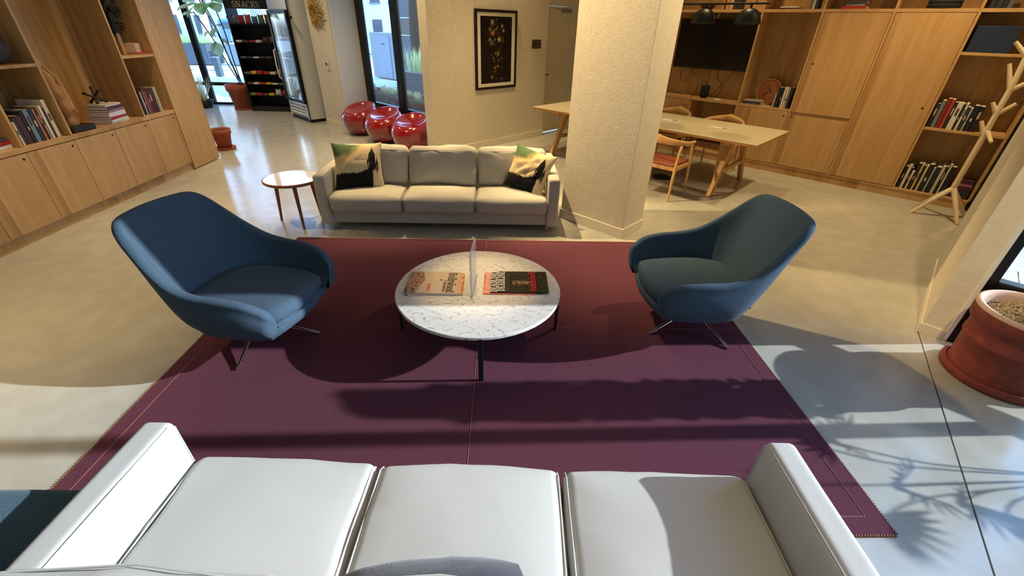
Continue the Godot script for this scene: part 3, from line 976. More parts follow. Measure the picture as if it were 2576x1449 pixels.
func build_side_table():
	var t = thing("side_table", "round side table with glossy white top and walnut legs beside the grey sofa", "table", Vector3(-2.168, 0, -4.38))
	part(t, "top", disc(0.272, 0.476, 0.486, 0.002, 48), M.white_gloss)
	part(t, "wooden_rim", lathe([[0.10, 0.452], [0.27, 0.456], [0.282, 0.464], [0.282, 0.484], [0.2725, 0.487], [0.2725, 0.475], [0.1, 0.475]], 48), M.walnut_leg)
	for a in [1.13, 3.2, 5.3]:
		var d = Vector3(cos(a), 0, sin(a))
		part(t, "leg", tube([d * 0.232, d * 0.19 + Vector3(0, 0.455, 0)], [0.012, 0.021], 12), M.walnut_leg)

# ---------------------------------------------------------------- books
var book_meshes := {}
func book(label, group, at, turn, w, h, d, color, lean = 0.0, flat = false, pitch = 0.0):
	# standing: spine faces local +z, thickness along x; flat: thickness along y
	var t = thing("book", label, "book", at, turn, group)
	var key = "book_%s" % color.to_html()
	if not M.has(key): mat(key, color, 0.6)
	var holder = t
	var c = 0.003
	if flat:
		part(holder, "pages", bx(Vector3(h - 0.006, w - 2 * c, d - 0.006), 0.0), M.paper, Vector3(0, w / 2, -0.002))
		part(holder, "cover", boxes([[Vector3(0, c / 2, 0), Vector3(h, c, d)], [Vector3(0, w - c / 2, 0), Vector3(h, c, d)], [Vector3(0, w / 2, d / 2 - c / 2), Vector3(h, w, c)]], 0.0006), M[key])
	else:
		part(holder, "pages", bx(Vector3(w - 2 * c, h - 0.008, d - 0.008), 0.0), M.paper, Vector3(0, h / 2, -0.003))
		part(holder, "cover", boxes([[Vector3(-w / 2 + c / 2, h / 2, 0), Vector3(c, h, d)], [Vector3(w / 2 - c / 2, h / 2, 0), Vector3(c, h, d)], [Vector3(0, h / 2, d / 2 - c / 2), Vector3(w, h, c)]], 0.0006), M[key])
		var hs = label.hash() % 7
		if w > 0.014 and hs < 3: part(holder, "spine_label", bx(Vector3(w * 0.4, h * (0.12 + 0.08 * hs), 0.001), 0.0), M.pale_tan if color.get_luminance() < 0.4 else M.grey_stone, Vector3(0, h * (0.45 + 0.1 * hs), d / 2 + 0.0005))
	t.rotation.z = lean
	return t

const ORD = ["first", "second", "third", "fourth", "fifth", "sixth", "seventh", "eighth", "ninth", "tenth", "eleventh", "twelfth", "thirteenth", "fourteenth", "fifteenth"]

func tone_name(c):
	var h = c.h; var s = c.s; var v = c.v
	if s < 0.22: return "white" if v > 0.75 else ("grey" if v > 0.35 else "black")
	if v < 0.13: return "black"
	if h < 0.03 or h > 0.92: return "red" if v > 0.5 and s > 0.5 else "maroon"
	if h < 0.11: return "orange" if v > 0.6 and s > 0.45 else ("tan" if v > 0.5 else "brown")
	if h < 0.19: return "cream" if s < 0.45 else "yellow"
	if h < 0.45: return "green"
	if h < 0.72: return "pale blue" if v > 0.5 else "navy"
	return "purple"

func row_of_books(base, turn, list, group, where, depth, lean = 0.0):
	# list: [width, height, colour]; laid along local +x from base
	var x = 0.0
	var ax = Vector3(1, 0, 0).rotated(Vector3.UP, turn)
	var az = Vector3(0, 0, 1).rotated(Vector3.UP, turn)
	for i in list.size():
		var b = list[i]
		x += b[0] / 2
		var d = depth * (b[1] / 0.3 * 0.5 + 0.5) * 0.92
		book("%s book standing %s %s" % [tone_name(b[2]), ORD[i], where], group, base + ax * x - az * (d / 2), turn, b[0] - 0.001, b[1], d, b[2], lean)
		x += b[0] / 2 + 0.0006

func pile_of_books(base, turn, list, group, where):
	# list: [thickness, length, depth, colour]
	var y = 0.0
	for i in list.size():
		var b = list[i]
		book("%s book lying %s from the bottom %s" % [tone_name(b[3]), ORD[i], where], group, base + Vector3(0, y, 0), turn + (i % 3 - 1) * 0.05, b[0], b[1], b[2], b[3], 0.0, true)
		y += b[0] + 0.0005

# ---------------------------------------------------------------- oak cupboards on the left
func build_left_cabinets():
	# local frame: x runs away from the camera along the wall, z out into the room
	var T = PI / 2
	var X = -4.44
	var dep = 0.48
	var where = ["beside the red book pile", "below the row of dark books", "below the driftwood sculpture", "below the stack of flat books", "beside the tall oak end panel", "at the near end of the row", "second from the near end of the row", "third from the near end of the row"]
	var starts = [[4.12, 4.645, 1], [4.645, 5.17, 2], [5.17, 5.695, 3], [5.695, 6.225, 4], [3.595, 4.12, 0], [2.02, 2.545, 5], [2.545, 3.07, 6], [3.07, 3.595, 7]]
	for i in starts.size():
		var s = starts[i]
		var w = s[1] - s[0]
		var t = thing("base_cabinet", "oak veneer cupboard with one round finger hole " + where[s[2]], "cabinet", Vector3(X, 0, -(s[0] + s[1]) / 2), T, "oak cupboards under the left bookcase")
		part(t, "body", bx(Vector3(w - 0.004, 0.635, dep - 0.03), 0.001), M.oak_inside, Vector3(0, 0.428, -dep / 2 - 0.008))
		var d = part(t, "door", bx(Vector3(w - 0.005, 0.645, 0.02), 0.0015), M["oak_%d" % (i % 4)], Vector3(0, 0.43, -0.01))
		part(d, "finger_hole", disc(0.012, 0, 0.0012, 0.0003, 16), M.black_matte, Vector3(w / 2 - 0.05, 0.278, 0.0102), Vector3(PI / 2, 0, 0))
	var pl = single("plinth", "recessed oak plinth along the floor under the left cupboards", "plinth", bx(Vector3(4.21, 0.10, 0.02), 0.001), M.oak_flat, Vector3(X - 0.035, 0.05, -4.125), Vector3(0, T, 0))
	pl.set_meta("group", "oak plinths")
	single("countertop", "oak ledge running along the top of the left cupboards", "countertop", bx(Vector3(4.21, 0.045, dep), 0.002), M.oak_flat, Vector3(X - dep / 2, 0.782, -4.125), Vector3(0, T, 0))
	# open bookcase above
	var t = thing("bookcase", "tall open oak bookcase above the left cupboards", "bookcase", Vector3(X, 0, 0), T)
	part(t, "back_panel", bx(Vector3(4.2, 2.3, 0.012), 0.0), M.oak_inside, Vector3(4.12, 1.957, -dep + 0.012))
	for u in [[2.03, 0.806, 3.1], [4.12, 0.806, 1.435], [4.645, 0.806, 3.1], [5.695, 0.806, 3.1]]:
		part(t, "upright", bx(Vector3(0.024, u[2] - u[1], dep - 0.02), 0.0015), M.oak_1, Vector3(u[0], (u[1] + u[2]) / 2, -dep / 2 + 0.01))
	for h in [[2.045, 4.632, 1.449], [5.708, 6.225, 1.449], [2.045, 6.225, 3.11], [5.708, 6.225, 2.4]]:
		part(t, "shelf", bx(Vector3(h[1] - h[0], 0.027, dep - 0.02), 0.0015), M.oak_flat, Vector3((h[0] + h[1]) / 2, h[2], -dep / 2 + 0.01))
	var e = thing("end_panel", "tall plain oak end panel at the far end of the left bookcase", "panel", Vector3(X, 0, -6.54), T)
	part(e, "front_board", bx(Vector3(0.62, 3.13, 0.03), 0.002), M.oak_2, Vector3(0, 1.575, -0.008))
	part(e, "side_board", bx(Vector3(0.03, 3.13, dep - 0.02), 0.002), M.oak_3, Vector3(0.295, 1.575, -dep / 2 - 0.012))
	part(e, "side_board", bx(Vector3(0.03, 3.13, dep - 0.02), 0.002), M.oak_3, Vector3(-0.295, 1.575, -dep / 2 - 0.012))
	# books in the lower left bay (front edge of the books a little behind the ledge edge)
	var Y = 0.8055
	var cr = Color(0.80, 0.75, 0.64); var nv = Color(0.12, 0.16, 0.24); var mr = Color(0.25, 0.08, 0.12); var bk = Color(0.06, 0.06, 0.07)
	row_of_books(Vector3(X - 0.05, Y, -4.15), T, [[0.03, 0.20, Color(0.62, 0.50, 0.38)], [0.026, 0.205, Color(0.82, 0.76, 0.60)], [0.022, 0.235, Color(0.22, 0.26, 0.26)], [0.06, 0.25, mr], [0.034, 0.285, bk], [0.05, 0.29, Color(0.42, 0.50, 0.56)], [0.042, 0.285, nv], [0.025, 0.282, Color(0.70, 0.44, 0.30)], [0.02, 0.285, mr], [0.024, 0.29, Color(0.66, 0.56, 0.42)], [0.03, 0.30, Color(0.86, 0.83, 0.75)], [0.02, 0.27, Color(0.30, 0.18, 0.24)], [0.046, 0.345, Color(0.82, 0.78, 0.68)]], "books in the left bookcase's lower bay", "from the red book pile, left bookcase lower bay", 0.24)
	pile_of_books(Vector3(X - 0.15, Y, -3.99), T, [[0.035, 0.22, 0.16, Color(0.87, 0.84, 0.82)], [0.03, 0.22, 0.17, Color(0.66, 0.13, 0.14)], [0.025, 0.2, 0.16, Color(0.3, 0.3, 0.3)]], "pile at the near bay", "of the pile before the dark books")
	# driftwood sculpture in the tall bay
	var sc = thing("driftwood_sculpture", "tall gnarled driftwood sculpture standing in the left bookcase's tall bay", "sculpture", Vector3(X - 0.16, Y, -4.87), T)
	part(sc, "base_block", bx(Vector3(0.10, 0.03, 0.10), 0.003), M.black_matte, Vector3(0, 0.015, 0))
	var pts = []; var rad = []
	for i in 26:
		var f = i / 25.0
		pts.append(Vector3(0.035 * sin(f * 5.0) - 0.05 * f, 0.03 + f * 0.88, 0.03 * cos(f * 4.0) - 0.02))
		rad.append(0.042 + 0.045 * pow(sin(f * 3.0 + 0.2), 2.0) + 0.012 * sin(f * 37.0) - 0.02 * f)
	part(sc, "trunk", tube(pts, rad, 9), M.driftwood)
	part(sc, "branch", tube([Vector3(0.01, 0.12, 0), Vector3(0.05, 0.24, 0.03), Vector3(0.06, 0.38, 0.02), Vector3(0.02, 0.52, 0.03), Vector3(-0.02, 0.62, 0.0)], [0.03, 0.034, 0.025, 0.028, 0.012], 8), M.driftwood)
	part(sc, "knot", tube([Vector3(0.02, 0.16, 0.02), Vector3(0.045, 0.19, 0.05), Vector3(0.03, 0.235, 0.055)], [0.02, 0.03, 0.012], 7), M.driftwood)
	single("storage_box", "low black box beside the flat book stack in the left bookcase", "box", bx(Vector3(0.27, 0.055, 0.16), 0.004), M.black_matte, Vector3(X - 0.10, Y + 0.0275, -4.85), Vector3(0, T - 0.05, 0))
	pile_of_books(Vector3(X - 0.14, Y, -5.34), T + 0.12, [[0.018, 0.30, 0.22, Color(0.85, 0.85, 0.82)], [0.026, 0.30, 0.23, Color(0.80, 0.82, 0.78)], [0.026, 0.29, 0.22, Color(0.62, 0.10, 0.18)], [0.05, 0.27, 0.22, Color(0.83, 0.80, 0.86)], [0.024, 0.27, 0.22, Color(0.55, 0.42, 0.50)], [0.03, 0.26, 0.2, Color(0.30, 0.14, 0.26)], [0.022, 0.25, 0.2, Color(0.80, 0.77, 0.70)]], "stack of flat books in the left bookcase", "of the stack under the jack figure")
	# dark jack-shaped figure
	var j = thing("jack_figure", "dark cast metal jack shaped ornament on the stack of flat books", "ornament", Vector3(X - 0.16, Y + 0.215, -5.28), T)
	for a in [[Vector3(-0.11, 0.11, 0.0), Vector3(0.12, 0.0, 0.02)], [Vector3(-0.03, 0.0, 0.04), Vector3(0.05, 0.155, -0.03)], [Vector3(0.0, 0.0, -0.06), Vector3(0.02, 0.13, 0.07)]]:
		part(j, "arm", tube([a[0], a[0].lerp(a[1], 0.12), a[0].lerp(a[1], 0.5), a[0].lerp(a[1], 0.88), a[1]], [0.016, 0.012, 0.011, 0.012, 0.016], 8), M.black_matte)
	# right bay: standing books below, box, red book and furry piece above
	row_of_books(Vector3(X - 0.06, Y, -5.80), T, [[0.028, 0.27, Color(0.10, 0.12, 0.16)], [0.02, 0.262, Color(0.80, 0.80, 0.78)], [0.02, 0.27, Color(0.12, 0.10, 0.12)], [0.035, 0.275, Color(0.52, 0.30, 0.28)], [0.03, 0.262, Color(0.48, 0.26, 0.25)], [0.03, 0.27, Color(0.30, 0.10, 0.12)], [0.045, 0.275, Color(0.24, 0.07, 0.10)], [0.05, 0.28, Color(0.28, 0.08, 0.11)], [0.03, 0.285, Color(0.62, 0.62, 0.52)], [0.024, 0.29, Color(0.82, 0.79, 0.70)]], "books in the left bookcase's far bay", "from the flat book stack, left bookcase far bay", 0.24)
	book("coral red book lying flat on the left bookcase's upper shelf", "", Vector3(X - 0.14, 1.463, -6.115), T, 0.018, 0.2, 0.2, Color(0.80, 0.26, 0.26), 0.0, true)
	single("gift_box", "small pale and brown box on the coral red book", "box", boxes([[Vector3(0, 0.05, 0), Vector3(0.15, 0.1, 0.12)]], 0.004), M.pale_tan, Vector3(X - 0.13, 1.4815, -6.09), Vector3(0, T + 0.3, 0))
	var fp = thing("feathered_ornament", "tall dark grey feathered ornament on a wooden stand in the left bookcase", "ornament", Vector3(X - 0.17, 1.463, -5.97), T)
	part(fp, "stand", bx(Vector3(0.05, 0.23, 0.05), 0.003), M.oak_1, Vector3(0, 0.115, 0))
	var st = begin()
	var r2 = RandomNumberGenerator.new()
	r2.seed = 5
	for i in 520:
		var f = r2.randf()
		var a = r2.randf() * TAU
		var rr = 0.19 * pow(sin(PI * (0.1 + 0.88 * f)), 0.7)
		var b = Vector3(cos(a) * rr * 0.55, 0.22 + f * 0.62, sin(a) * rr * 0.55)
		var o = Vector3(cos(a) * 0.05, -0.035, sin(a) * 0.05)
		var sd = Vector3(-sin(a), 0, cos(a)) * 0.014
		tri(st, b - sd, b + sd, b + o)
		tri(st, b + sd, b - sd, b + o)
	lathe_into(st, [[0.0, 0.21], [0.06, 0.25], [0.10, 0.4], [0.10, 0.6], [0.05, 0.8], [0, 0.84]], 10)
	part(fp, "feathers", done(st), M.fur)
	# carved grey stone head on the upper shelf at the frame's edge
	var mk = thing("stone_mask", "weathered grey stone mask with hollow eyes on the left bookcase shelf", "sculpture", Vector3(X - 0.16, 1.463, -4.44), T)
	var st3 = begin()
	st3.set_smooth_group(0)
	var nz = FastNoiseLite.new()
	nz.seed = 6
	nz.frequency = 5.0
	var rows = 20; var cols = 28
	var pg = []
	for i in rows + 1:
		var row = []
		for k in cols:
			var la = PI * i / rows - PI / 2
			var lo = TAU * k / cols
			var p = Vector3(cos(la) * cos(lo) * 0.14, 0.14 + sin(la) * 0.14, cos(la) * sin(lo) * 0.11)
			p *= 1.0 + nz.get_noise_3dv(p * 3.0) * 0.10
			for ey in [Vector3(-0.055, 0.17, 0.10), Vector3(0.055, 0.17, 0.10), Vector3(0.0, 0.08, 0.11)]:
				var dd = p.distance_to(ey)
				p.z -= 0.05 * exp(-dd * dd / 0.0012)
			row.append(p)
		pg.append(row)
	for i in rows:
		for k in cols:
			var k2 = (k + 1) % cols
			quad(st3, pg[i][k2], pg[i][k], pg[i + 1][k], pg[i + 1][k2])
	part(mk, "head", done(st3), M.grey_stone)

# ---------------------------------------------------------------- oak wall of doors and shelves on the right
func build_right_cabinets():
	var V = 7.65
	var dep = 0.42
	var P = func(u, y, back): return U(u, y, V + back)
	var us = [-4.76, -4.0, -3.25, -2.49, -1.74, -0.98, -0.22, 0.54]
	var t = thing("bookcase", "long oak wall bookcase framing the screen, doors and open shelves", "bookcase", U(0, 0, V), GRID)
	for i in us.size():
		var y0 = 0.125
		var y1 = 3.0
		if i == 2: y1 = 0.865
		var h = y1 - y0
		part(t, "upright", bx(Vector3(0.026, h, dep - 0.02), 0.0015), M["oak_%d" % (i % 4)], Vector3(us[i], y0 + h / 2, -dep / 2))
	for i in us.size() - 1:
		var a = us[i] + 0.013; var b = us[i + 1] - 0.013
		part(t, "top_shelf", bx(Vector3(b - a, 0.036, dep - 0.02), 0.0015), M.oak_flat, Vector3((a + b) / 2, 2.128, -dep / 2))
		if i < 4: part(t, "ledge", bx(Vector3(b - a + (0.026 if i == 1 or i == 2 else 0.0), 0.034, dep - 0.03), 0.0015), M.oak_flat, Vector3((a + b) / 2, 0.897, -dep / 2))
	for y in [0.885, 1.708]: part(t, "shelf", bx(Vector3(0.734, 0.03, dep - 0.03), 0.0015), M.oak_flat, Vector3(0.16, y, -dep / 2))
	part(t, "bottom_shelf", bx(Vector3(5.3, 0.026, dep - 0.02), 0.0015), M.oak_flat, Vector3(-2.11, 0.112, -dep / 2))
	part(t, "back_panel", bx(Vector3(5.3, 2.9, 0.012), 0.0), M.oak_inside, Vector3(-2.11, 1.55, -dep + 0.01))
	single("plinth", "oak plinth along the floor under the right-hand oak wall", "plinth", bx(Vector3(5.3, 0.099, 0.02), 0.001), M.oak_flat, P.call(-2.11, 0.0495, 0.03), Vector3(0, GRID, 0), "oak plinths")
	# closed units: [u0, u1, y0, y1, hole u, hole y, label]
	for d in [[-2.477, -1.753, 0.127, 0.878, -1.80, 0.82, "low oak door under the round clock"], [-1.727, -0.993, 0.127, 0.85, -1.69, 0.82, "low oak door under the shorter tall door"], [-1.727, -0.993, 0.882, 2.108, -1.655, 1.51, "tall oak door standing above a low door"], [-0.967, -0.233, 0.127, 2.108, -0.31, 1.105, "full height oak door beside the open shelves"], [-3.987, -3.263, 0.56, 0.878, -3.32, 0.80, "small oak drawer front under the screen's ledge"]]:
		var w = d[1] - d[0]
		var h = d[3] - d[2]
		var c = thing("wall_cabinet", "cupboard with " + d[6], "cabinet", P.call((d[0] + d[1]) / 2, d[2], 0.0), GRID, "closed oak units of the right-hand wall")
		part(c, "body", bx(Vector3(w - 0.012, h - 0.01, dep - 0.07), 0.0), M.oak_inside, Vector3(0, h / 2, -dep / 2 - 0.01))
		var dd = part(c, "door", bx(Vector3(w - 0.008, h - 0.006, 0.02), 0.0015), M["oak_%d" % (absi(int(d[0] * 10)) % 4)], Vector3(0, h / 2, -0.016))
		part(dd, "finger_hole", disc(0.012, 0, 0.0012, 0.0003, 16), M.black_matte, Vector3(d[4] - (d[0] + d[1]) / 2, d[5] - d[2] - h / 2, 0.0102), Vector3(PI / 2, 0, 0))
	single("rail_board", "narrow oak board between the low door and tall door of the right wall", "board", bx(Vector3(0.73, 0.026, 0.03), 0.001), M.oak_flat, P.call(-1.36, 0.866, 0.032), Vector3(0, GRID, 0))
	# screen
	var tv = thing("television", "large switched off wall mounted television above the oak ledge", "television", P.call(-3.15, 1.335, 0.20), GRID)
	part(tv, "panel", bx(Vector3(1.22, 0.70, 0.04), 0.004), M.black_matte, Vector3(0, 0.35, 0))
	part(tv, "screen", bx(Vector3(1.20, 0.67, 0.002), 0.0), M.black_gloss, Vector3(0, 0.357, 0.021))
	part(tv, "wall_bracket", bx(Vector3(0.5, 0.4, 0.13), 0.003), M.black_matte, Vector3(0, 0.35, -0.085))
	var cables = [[[-3.62, 1.34], [-3.66, 1.20], [-3.60, 1.12], [-3.50, 1.2], [-3.45, 1.34]], [[-3.38, 1.34], [-3.40, 1.26], [-3.45, 1.2]], [[-3.02, 1.34], [-3.03, 1.22], [-2.93, 1.12], [-2.92, 1.0], [-2.98, 0.93]], [[-2.78, 1.34], [-2.86, 1.2], [-2.95, 1.08], [-3.04, 0.96], [-3.08, 0.93]]]
	var cn = ["black cable looping below the television's near corner", "short black cable hanging behind the webcam", "black cable curving down to the ledge", "black cable slanting down to the white adapter"]
	for i in cables.size():
		var pts = cables[i].map(func(p): return U(p[0], p[1], V + 0.34))
		single("cable", cn[i], "cable", tube(resample(pts, 4), 0.004, 5), M.black_rubber)
	var wc = thing("webcam", "black rounded webcam on the oak ledge below the television", "webcam", P.call(-3.10, 0.9145, 0.14), GRID)
	part(wc, "body", soft(Vector3(0.145, 0.19, 0.07), 0.033, 0.0, 3), M.black_rubber, Vector3(0, 0.11, 0))
	part(wc, "foot", disc(0.05, 0, 0.014, 0.003, 20), M.black_rubber)
	part(wc, "cord", tube(resample([Vector3(0, 0.2, -0.02), Vector3(-0.05, 0.24, -0.04), Vector3(-0.13, 0.2, -0.04), Vector3(-0.16, 0.06, 0.02), Vector3(-0.165, 0.01, 0.12)], 4), 0.004, 5), M.black_rubber)
	single("adapter", "small white adapter box on the ledge under the television", "adapter", bx(Vector3(0.10, 0.022, 0.05), 0.005), M.plastic_white, P.call(-2.83, 0.9255, 0.07), Vector3(0, GRID, 0))
	# clock leaning on the ledge
	var ck = thing("clock", "round wooden clock with two hands leaning in the oak bay", "clock", P.call(-2.17, 0.915, 0.27), GRID)
	ck.rotation.x = 0.0
	part(ck, "face", disc(0.172, -0.008, 0.008, 0.003, 48), M.walnut_leg, Vector3(0, 0.176, 0), Vector3(PI / 2 - 0.12, 0, 0))
	part(ck, "rim", lathe([[0.168, -0.02], [0.178, -0.02], [0.178, 0.014], [0.168, 0.014], [0.168, -0.02]], 48, false), M.edge_ply, Vector3(0, 0.178, 0), Vector3(PI / 2 - 0.12, 0, 0))
	part(ck, "hand", bx(Vector3(0.010, 0.10, 0.003), 0.0), M.black_matte, Vector3(-0.035, 0.145, 0.013), Vector3(-0.12, 0, -0.9))
	part(ck, "hand", bx(Vector3(0.008, 0.07, 0.003), 0.0), M.black_matte, Vector3(0.018, 0.198, 0.012), Vector3(-0.12, 0, 0.7))
	pile_of_books(P.call(-2.30, 0.9145, 0.12), GRID, [[0.02, 0.27, 0.18, Color(0.45, 0.43, 0.42)], [0.02, 0.26, 0.18, Color(0.2, 0.15, 0.15)], [0.02, 0.25, 0.17, Color(0.60, 0.56, 0.52)]], "flat books by the clock", "of the pile beside the round clock")
	row_of_books(P.call(-2.01, 0.9145, 0.03), GRID, [[0.03, 0.19, Color(0.62, 0.60, 0.58)], [0.045, 0.27, Color(0.07, 0.09, 0.13)], [0.03, 0.275, Color(0.10, 0.11, 0.14)], [0.028, 0.275, Color(0.83, 0.81, 0.76)], [0.028, 0.265, Color(0.80, 0.78, 0.72)], [0.022, 0.27, Color(0.62, 0.60, 0.56)], [0.03, 0.28, Color(0.14, 0.13, 0.16)]], "standing books by the clock", "from the clock, oak bay beside the television", 0.22)
	# open shelves at the right end
	var wh = Color(0.82, 0.80, 0.74)
	row_of_books(P.call(-0.195, 0.9005, 0.05), GRID, [[0.035, 0.27, Color(0.12, 0.14, 0.17)], [0.04, 0.31, Color(0.42, 0.48, 0.48)], [0.04, 0.335, Color(0.50, 0.07, 0.09)], [0.035, 0.33, Color(0.62, 0.25, 0.13)], [0.03, 0.30, Color(0.14, 0.13, 0.15)], [0.055, 0.30, wh], [0.02, 0.29, Color(0.08, 0.1, 0.15)], [0.026, 0.30, wh], [0.03, 0.26, Color(0.16, 0.18, 0.22)], [0.022, 0.25, Color(0.64, 0.64, 0.62)], [0.05, 0.285, Color(0.06, 0.09, 0.14)], [0.045, 0.28, Color(0.08, 0.09, 0.12)]], "books on the middle open shelf", "from the full height door, middle shelf by coat rack", 0.25)
	row_of_books(P.call(-0.195, 0.1255, 0.05), GRID, [[0.03, 0.28, Color(0.10, 0.08, 0.10)], [0.034, 0.30, Color(0.83, 0.76, 0.66)], [0.02, 0.27, Color(0.08, 0.08, 0.1)], [0.026, 0.22, Color(0.84, 0.76, 0.68)], [0.034, 0.34, Color(0.10, 0.11, 0.14)], [0.026, 0.34, Color(0.74, 0.68, 0.28)], [0.022, 0.32, Color(0.08, 0.07, 0.09)], [0.024, 0.33, Color(0.74, 0.73, 0.52)], [0.05, 0.35, Color(0.09, 0.09, 0.13)], [0.022, 0.31, Color(0.60, 0.64, 0.62)], [0.05, 0.33, Color(0.07, 0.09, 0.15)], [0.034, 0.35, Color(0.72, 0.70, 0.58)], [0.026, 0.35, Color(0.08, 0.07, 0.10)], [0.022, 0.385, Color(0.78, 0.77, 0.66)], [0.05, 0.36, Color(0.07, 0.09, 0.12)]], "books on the bottom open shelf", "from the full height door, bottom shelf by coat rack", 0.26)
	pile_of_books(P.call(0.41, 0.1255, 0.16), GRID, [[0.05, 0.2, 0.2, Color(0.20, 0.12, 0.15)], [0.05, 0.2, 0.2, Color(0.14, 0.13, 0.2)], [0.05, 0.2, 0.19, Color(0.26, 0.18, 0.23)], [0.03, 0.19, 0.19, Color(0.60, 0.36, 0.44)], [0.04, 0.19, 0.18, Color(0.24, 0.10, 0.18)]], "pile on the bottom open shelf", "of the pile behind the coat rack")
	var bin = thing("storage_bin", "dark blue fabric storage bin on the upper open shelf", "bin", P.call(0.0, 1.7235, 0.18), GRID)
	part(bin, "walls", boxes([[Vector3(0, 0.13, 0.135), Vector3(0.36, 0.26, 0.012)], [Vector3(0, 0.13, -0.135), Vector3(0.36, 0.26, 0.012)], [Vector3(0.174, 0.13, 0), Vector3(0.012, 0.26, 0.258)], [Vector3(-0.174, 0.13, 0), Vector3(0.012, 0.26, 0.258)]], 0.004), M.blue_bin)
	part(bin, "bottom", bx(Vector3(0.336, 0.01, 0.258), 0.0), M.blue_bin, Vector3(0, 0.006, 0))
	# things on the top shelf, only their lower parts show
	var Y = 2.1465
	pile_of_books(P.call(-1.42, Y, 0.14), GRID, [[0.03, 0.26, 0.2, Color(0.70, 0.16, 0.12)], [0.025, 0.2, 0.17, Color(0.62, 0.60, 0.58)], [0.03, 0.22, 0.18, Color(0.25, 0.25, 0.3)]], "flat books on the top shelf", "of the top shelf pile over the tall door")
	pile_of_books(P.call(-2.17, Y, 0.14), GRID, [[0.016, 0.24, 0.2, Color(0.32, 0.14, 0.13)], [0.016, 0.24, 0.2, Color(0.84, 0.82, 0.80)]], "flat books on the top shelf", "of the top shelf pile over the clock bay")
	row_of_books(P.call(-1.93, Y, 0.04), GRID, [[0.03, 0.24, Color(0.44, 0.42, 0.40)], [0.035, 0.25, Color(0.72, 0.70, 0.60)], [0.03, 0.25, Color(0.2, 0.2, 0.22)]], "standing books on the top shelf", "from the flat pair, top shelf over the clock", 0.22)
	row_of_books(P.call(-3.10, Y, 0.04), GRID, [[0.03, 0.24, Color(0.70, 0.52, 0.30)], [0.03, 0.24, Color(0.42, 0.14, 0.10)], [0.035, 0.25, Color(0.78, 0.58, 0.24)], [0.03, 0.25, Color(0.72, 0.48, 0.2)], [0.035, 0.25, Color(0.76, 0.70, 0.62)], [0.05, 0.25, Color(0.2, 0.17, 0.16)], [0.05, 0.25, Color(0.16, 0.14, 0.16)]], "standing books above the television", "from the bowl, top shelf above the television", 0.22)
	single("bowl", "dark red turned bowl on the top shelf above the television", "bowl", lathe([[0.0, 0.0], [0.05, 0.0], [0.10, 0.03], [0.12, 0.06], [0.112, 0.06], [0.09, 0.03], [0.04, 0.012], [0, 0.012]], 24), mat("lacquer_red", Color(0.25, 0.08, 0.06), 0.3), P.call(-3.36, Y, 0.15))
	var bk = thing("basket", "dark grey woven basket on the top shelf above the full height door", "basket", P.call(-0.56, Y, 0.16), GRID)
	var st = begin()
	for i in 9: lathe_into(st, [[0.15 + 0.004 * (i % 2), i * 0.02], [0.158 + 0.004 * (i % 2), i * 0.02 + 0.01], [0.15 + 0.004 * (i % 2), i * 0.02 + 0.02]], 28)
	lathe_into(st, [[0, 0.003], [0.15, 0.0]], 28)
	part(bk, "weave", done(st), mat("basket_grey", Color(0.13, 0.15, 0.17), 0.9))
	row_of_books(P.call(-0.17, Y, 0.05), GRID, [[0.05, 0.26, Color(0.10, 0.13, 0.18)], [0.05, 0.27, Color(0.13, 0.17, 0.22)], [0.04, 0.26, Color(0.10, 0.12, 0.16)], [0.04, 0.27, Color(0.3, 0.36, 0.4)]], "standing books over the blue bin", "from the basket, top shelf over the blue bin", 0.22)

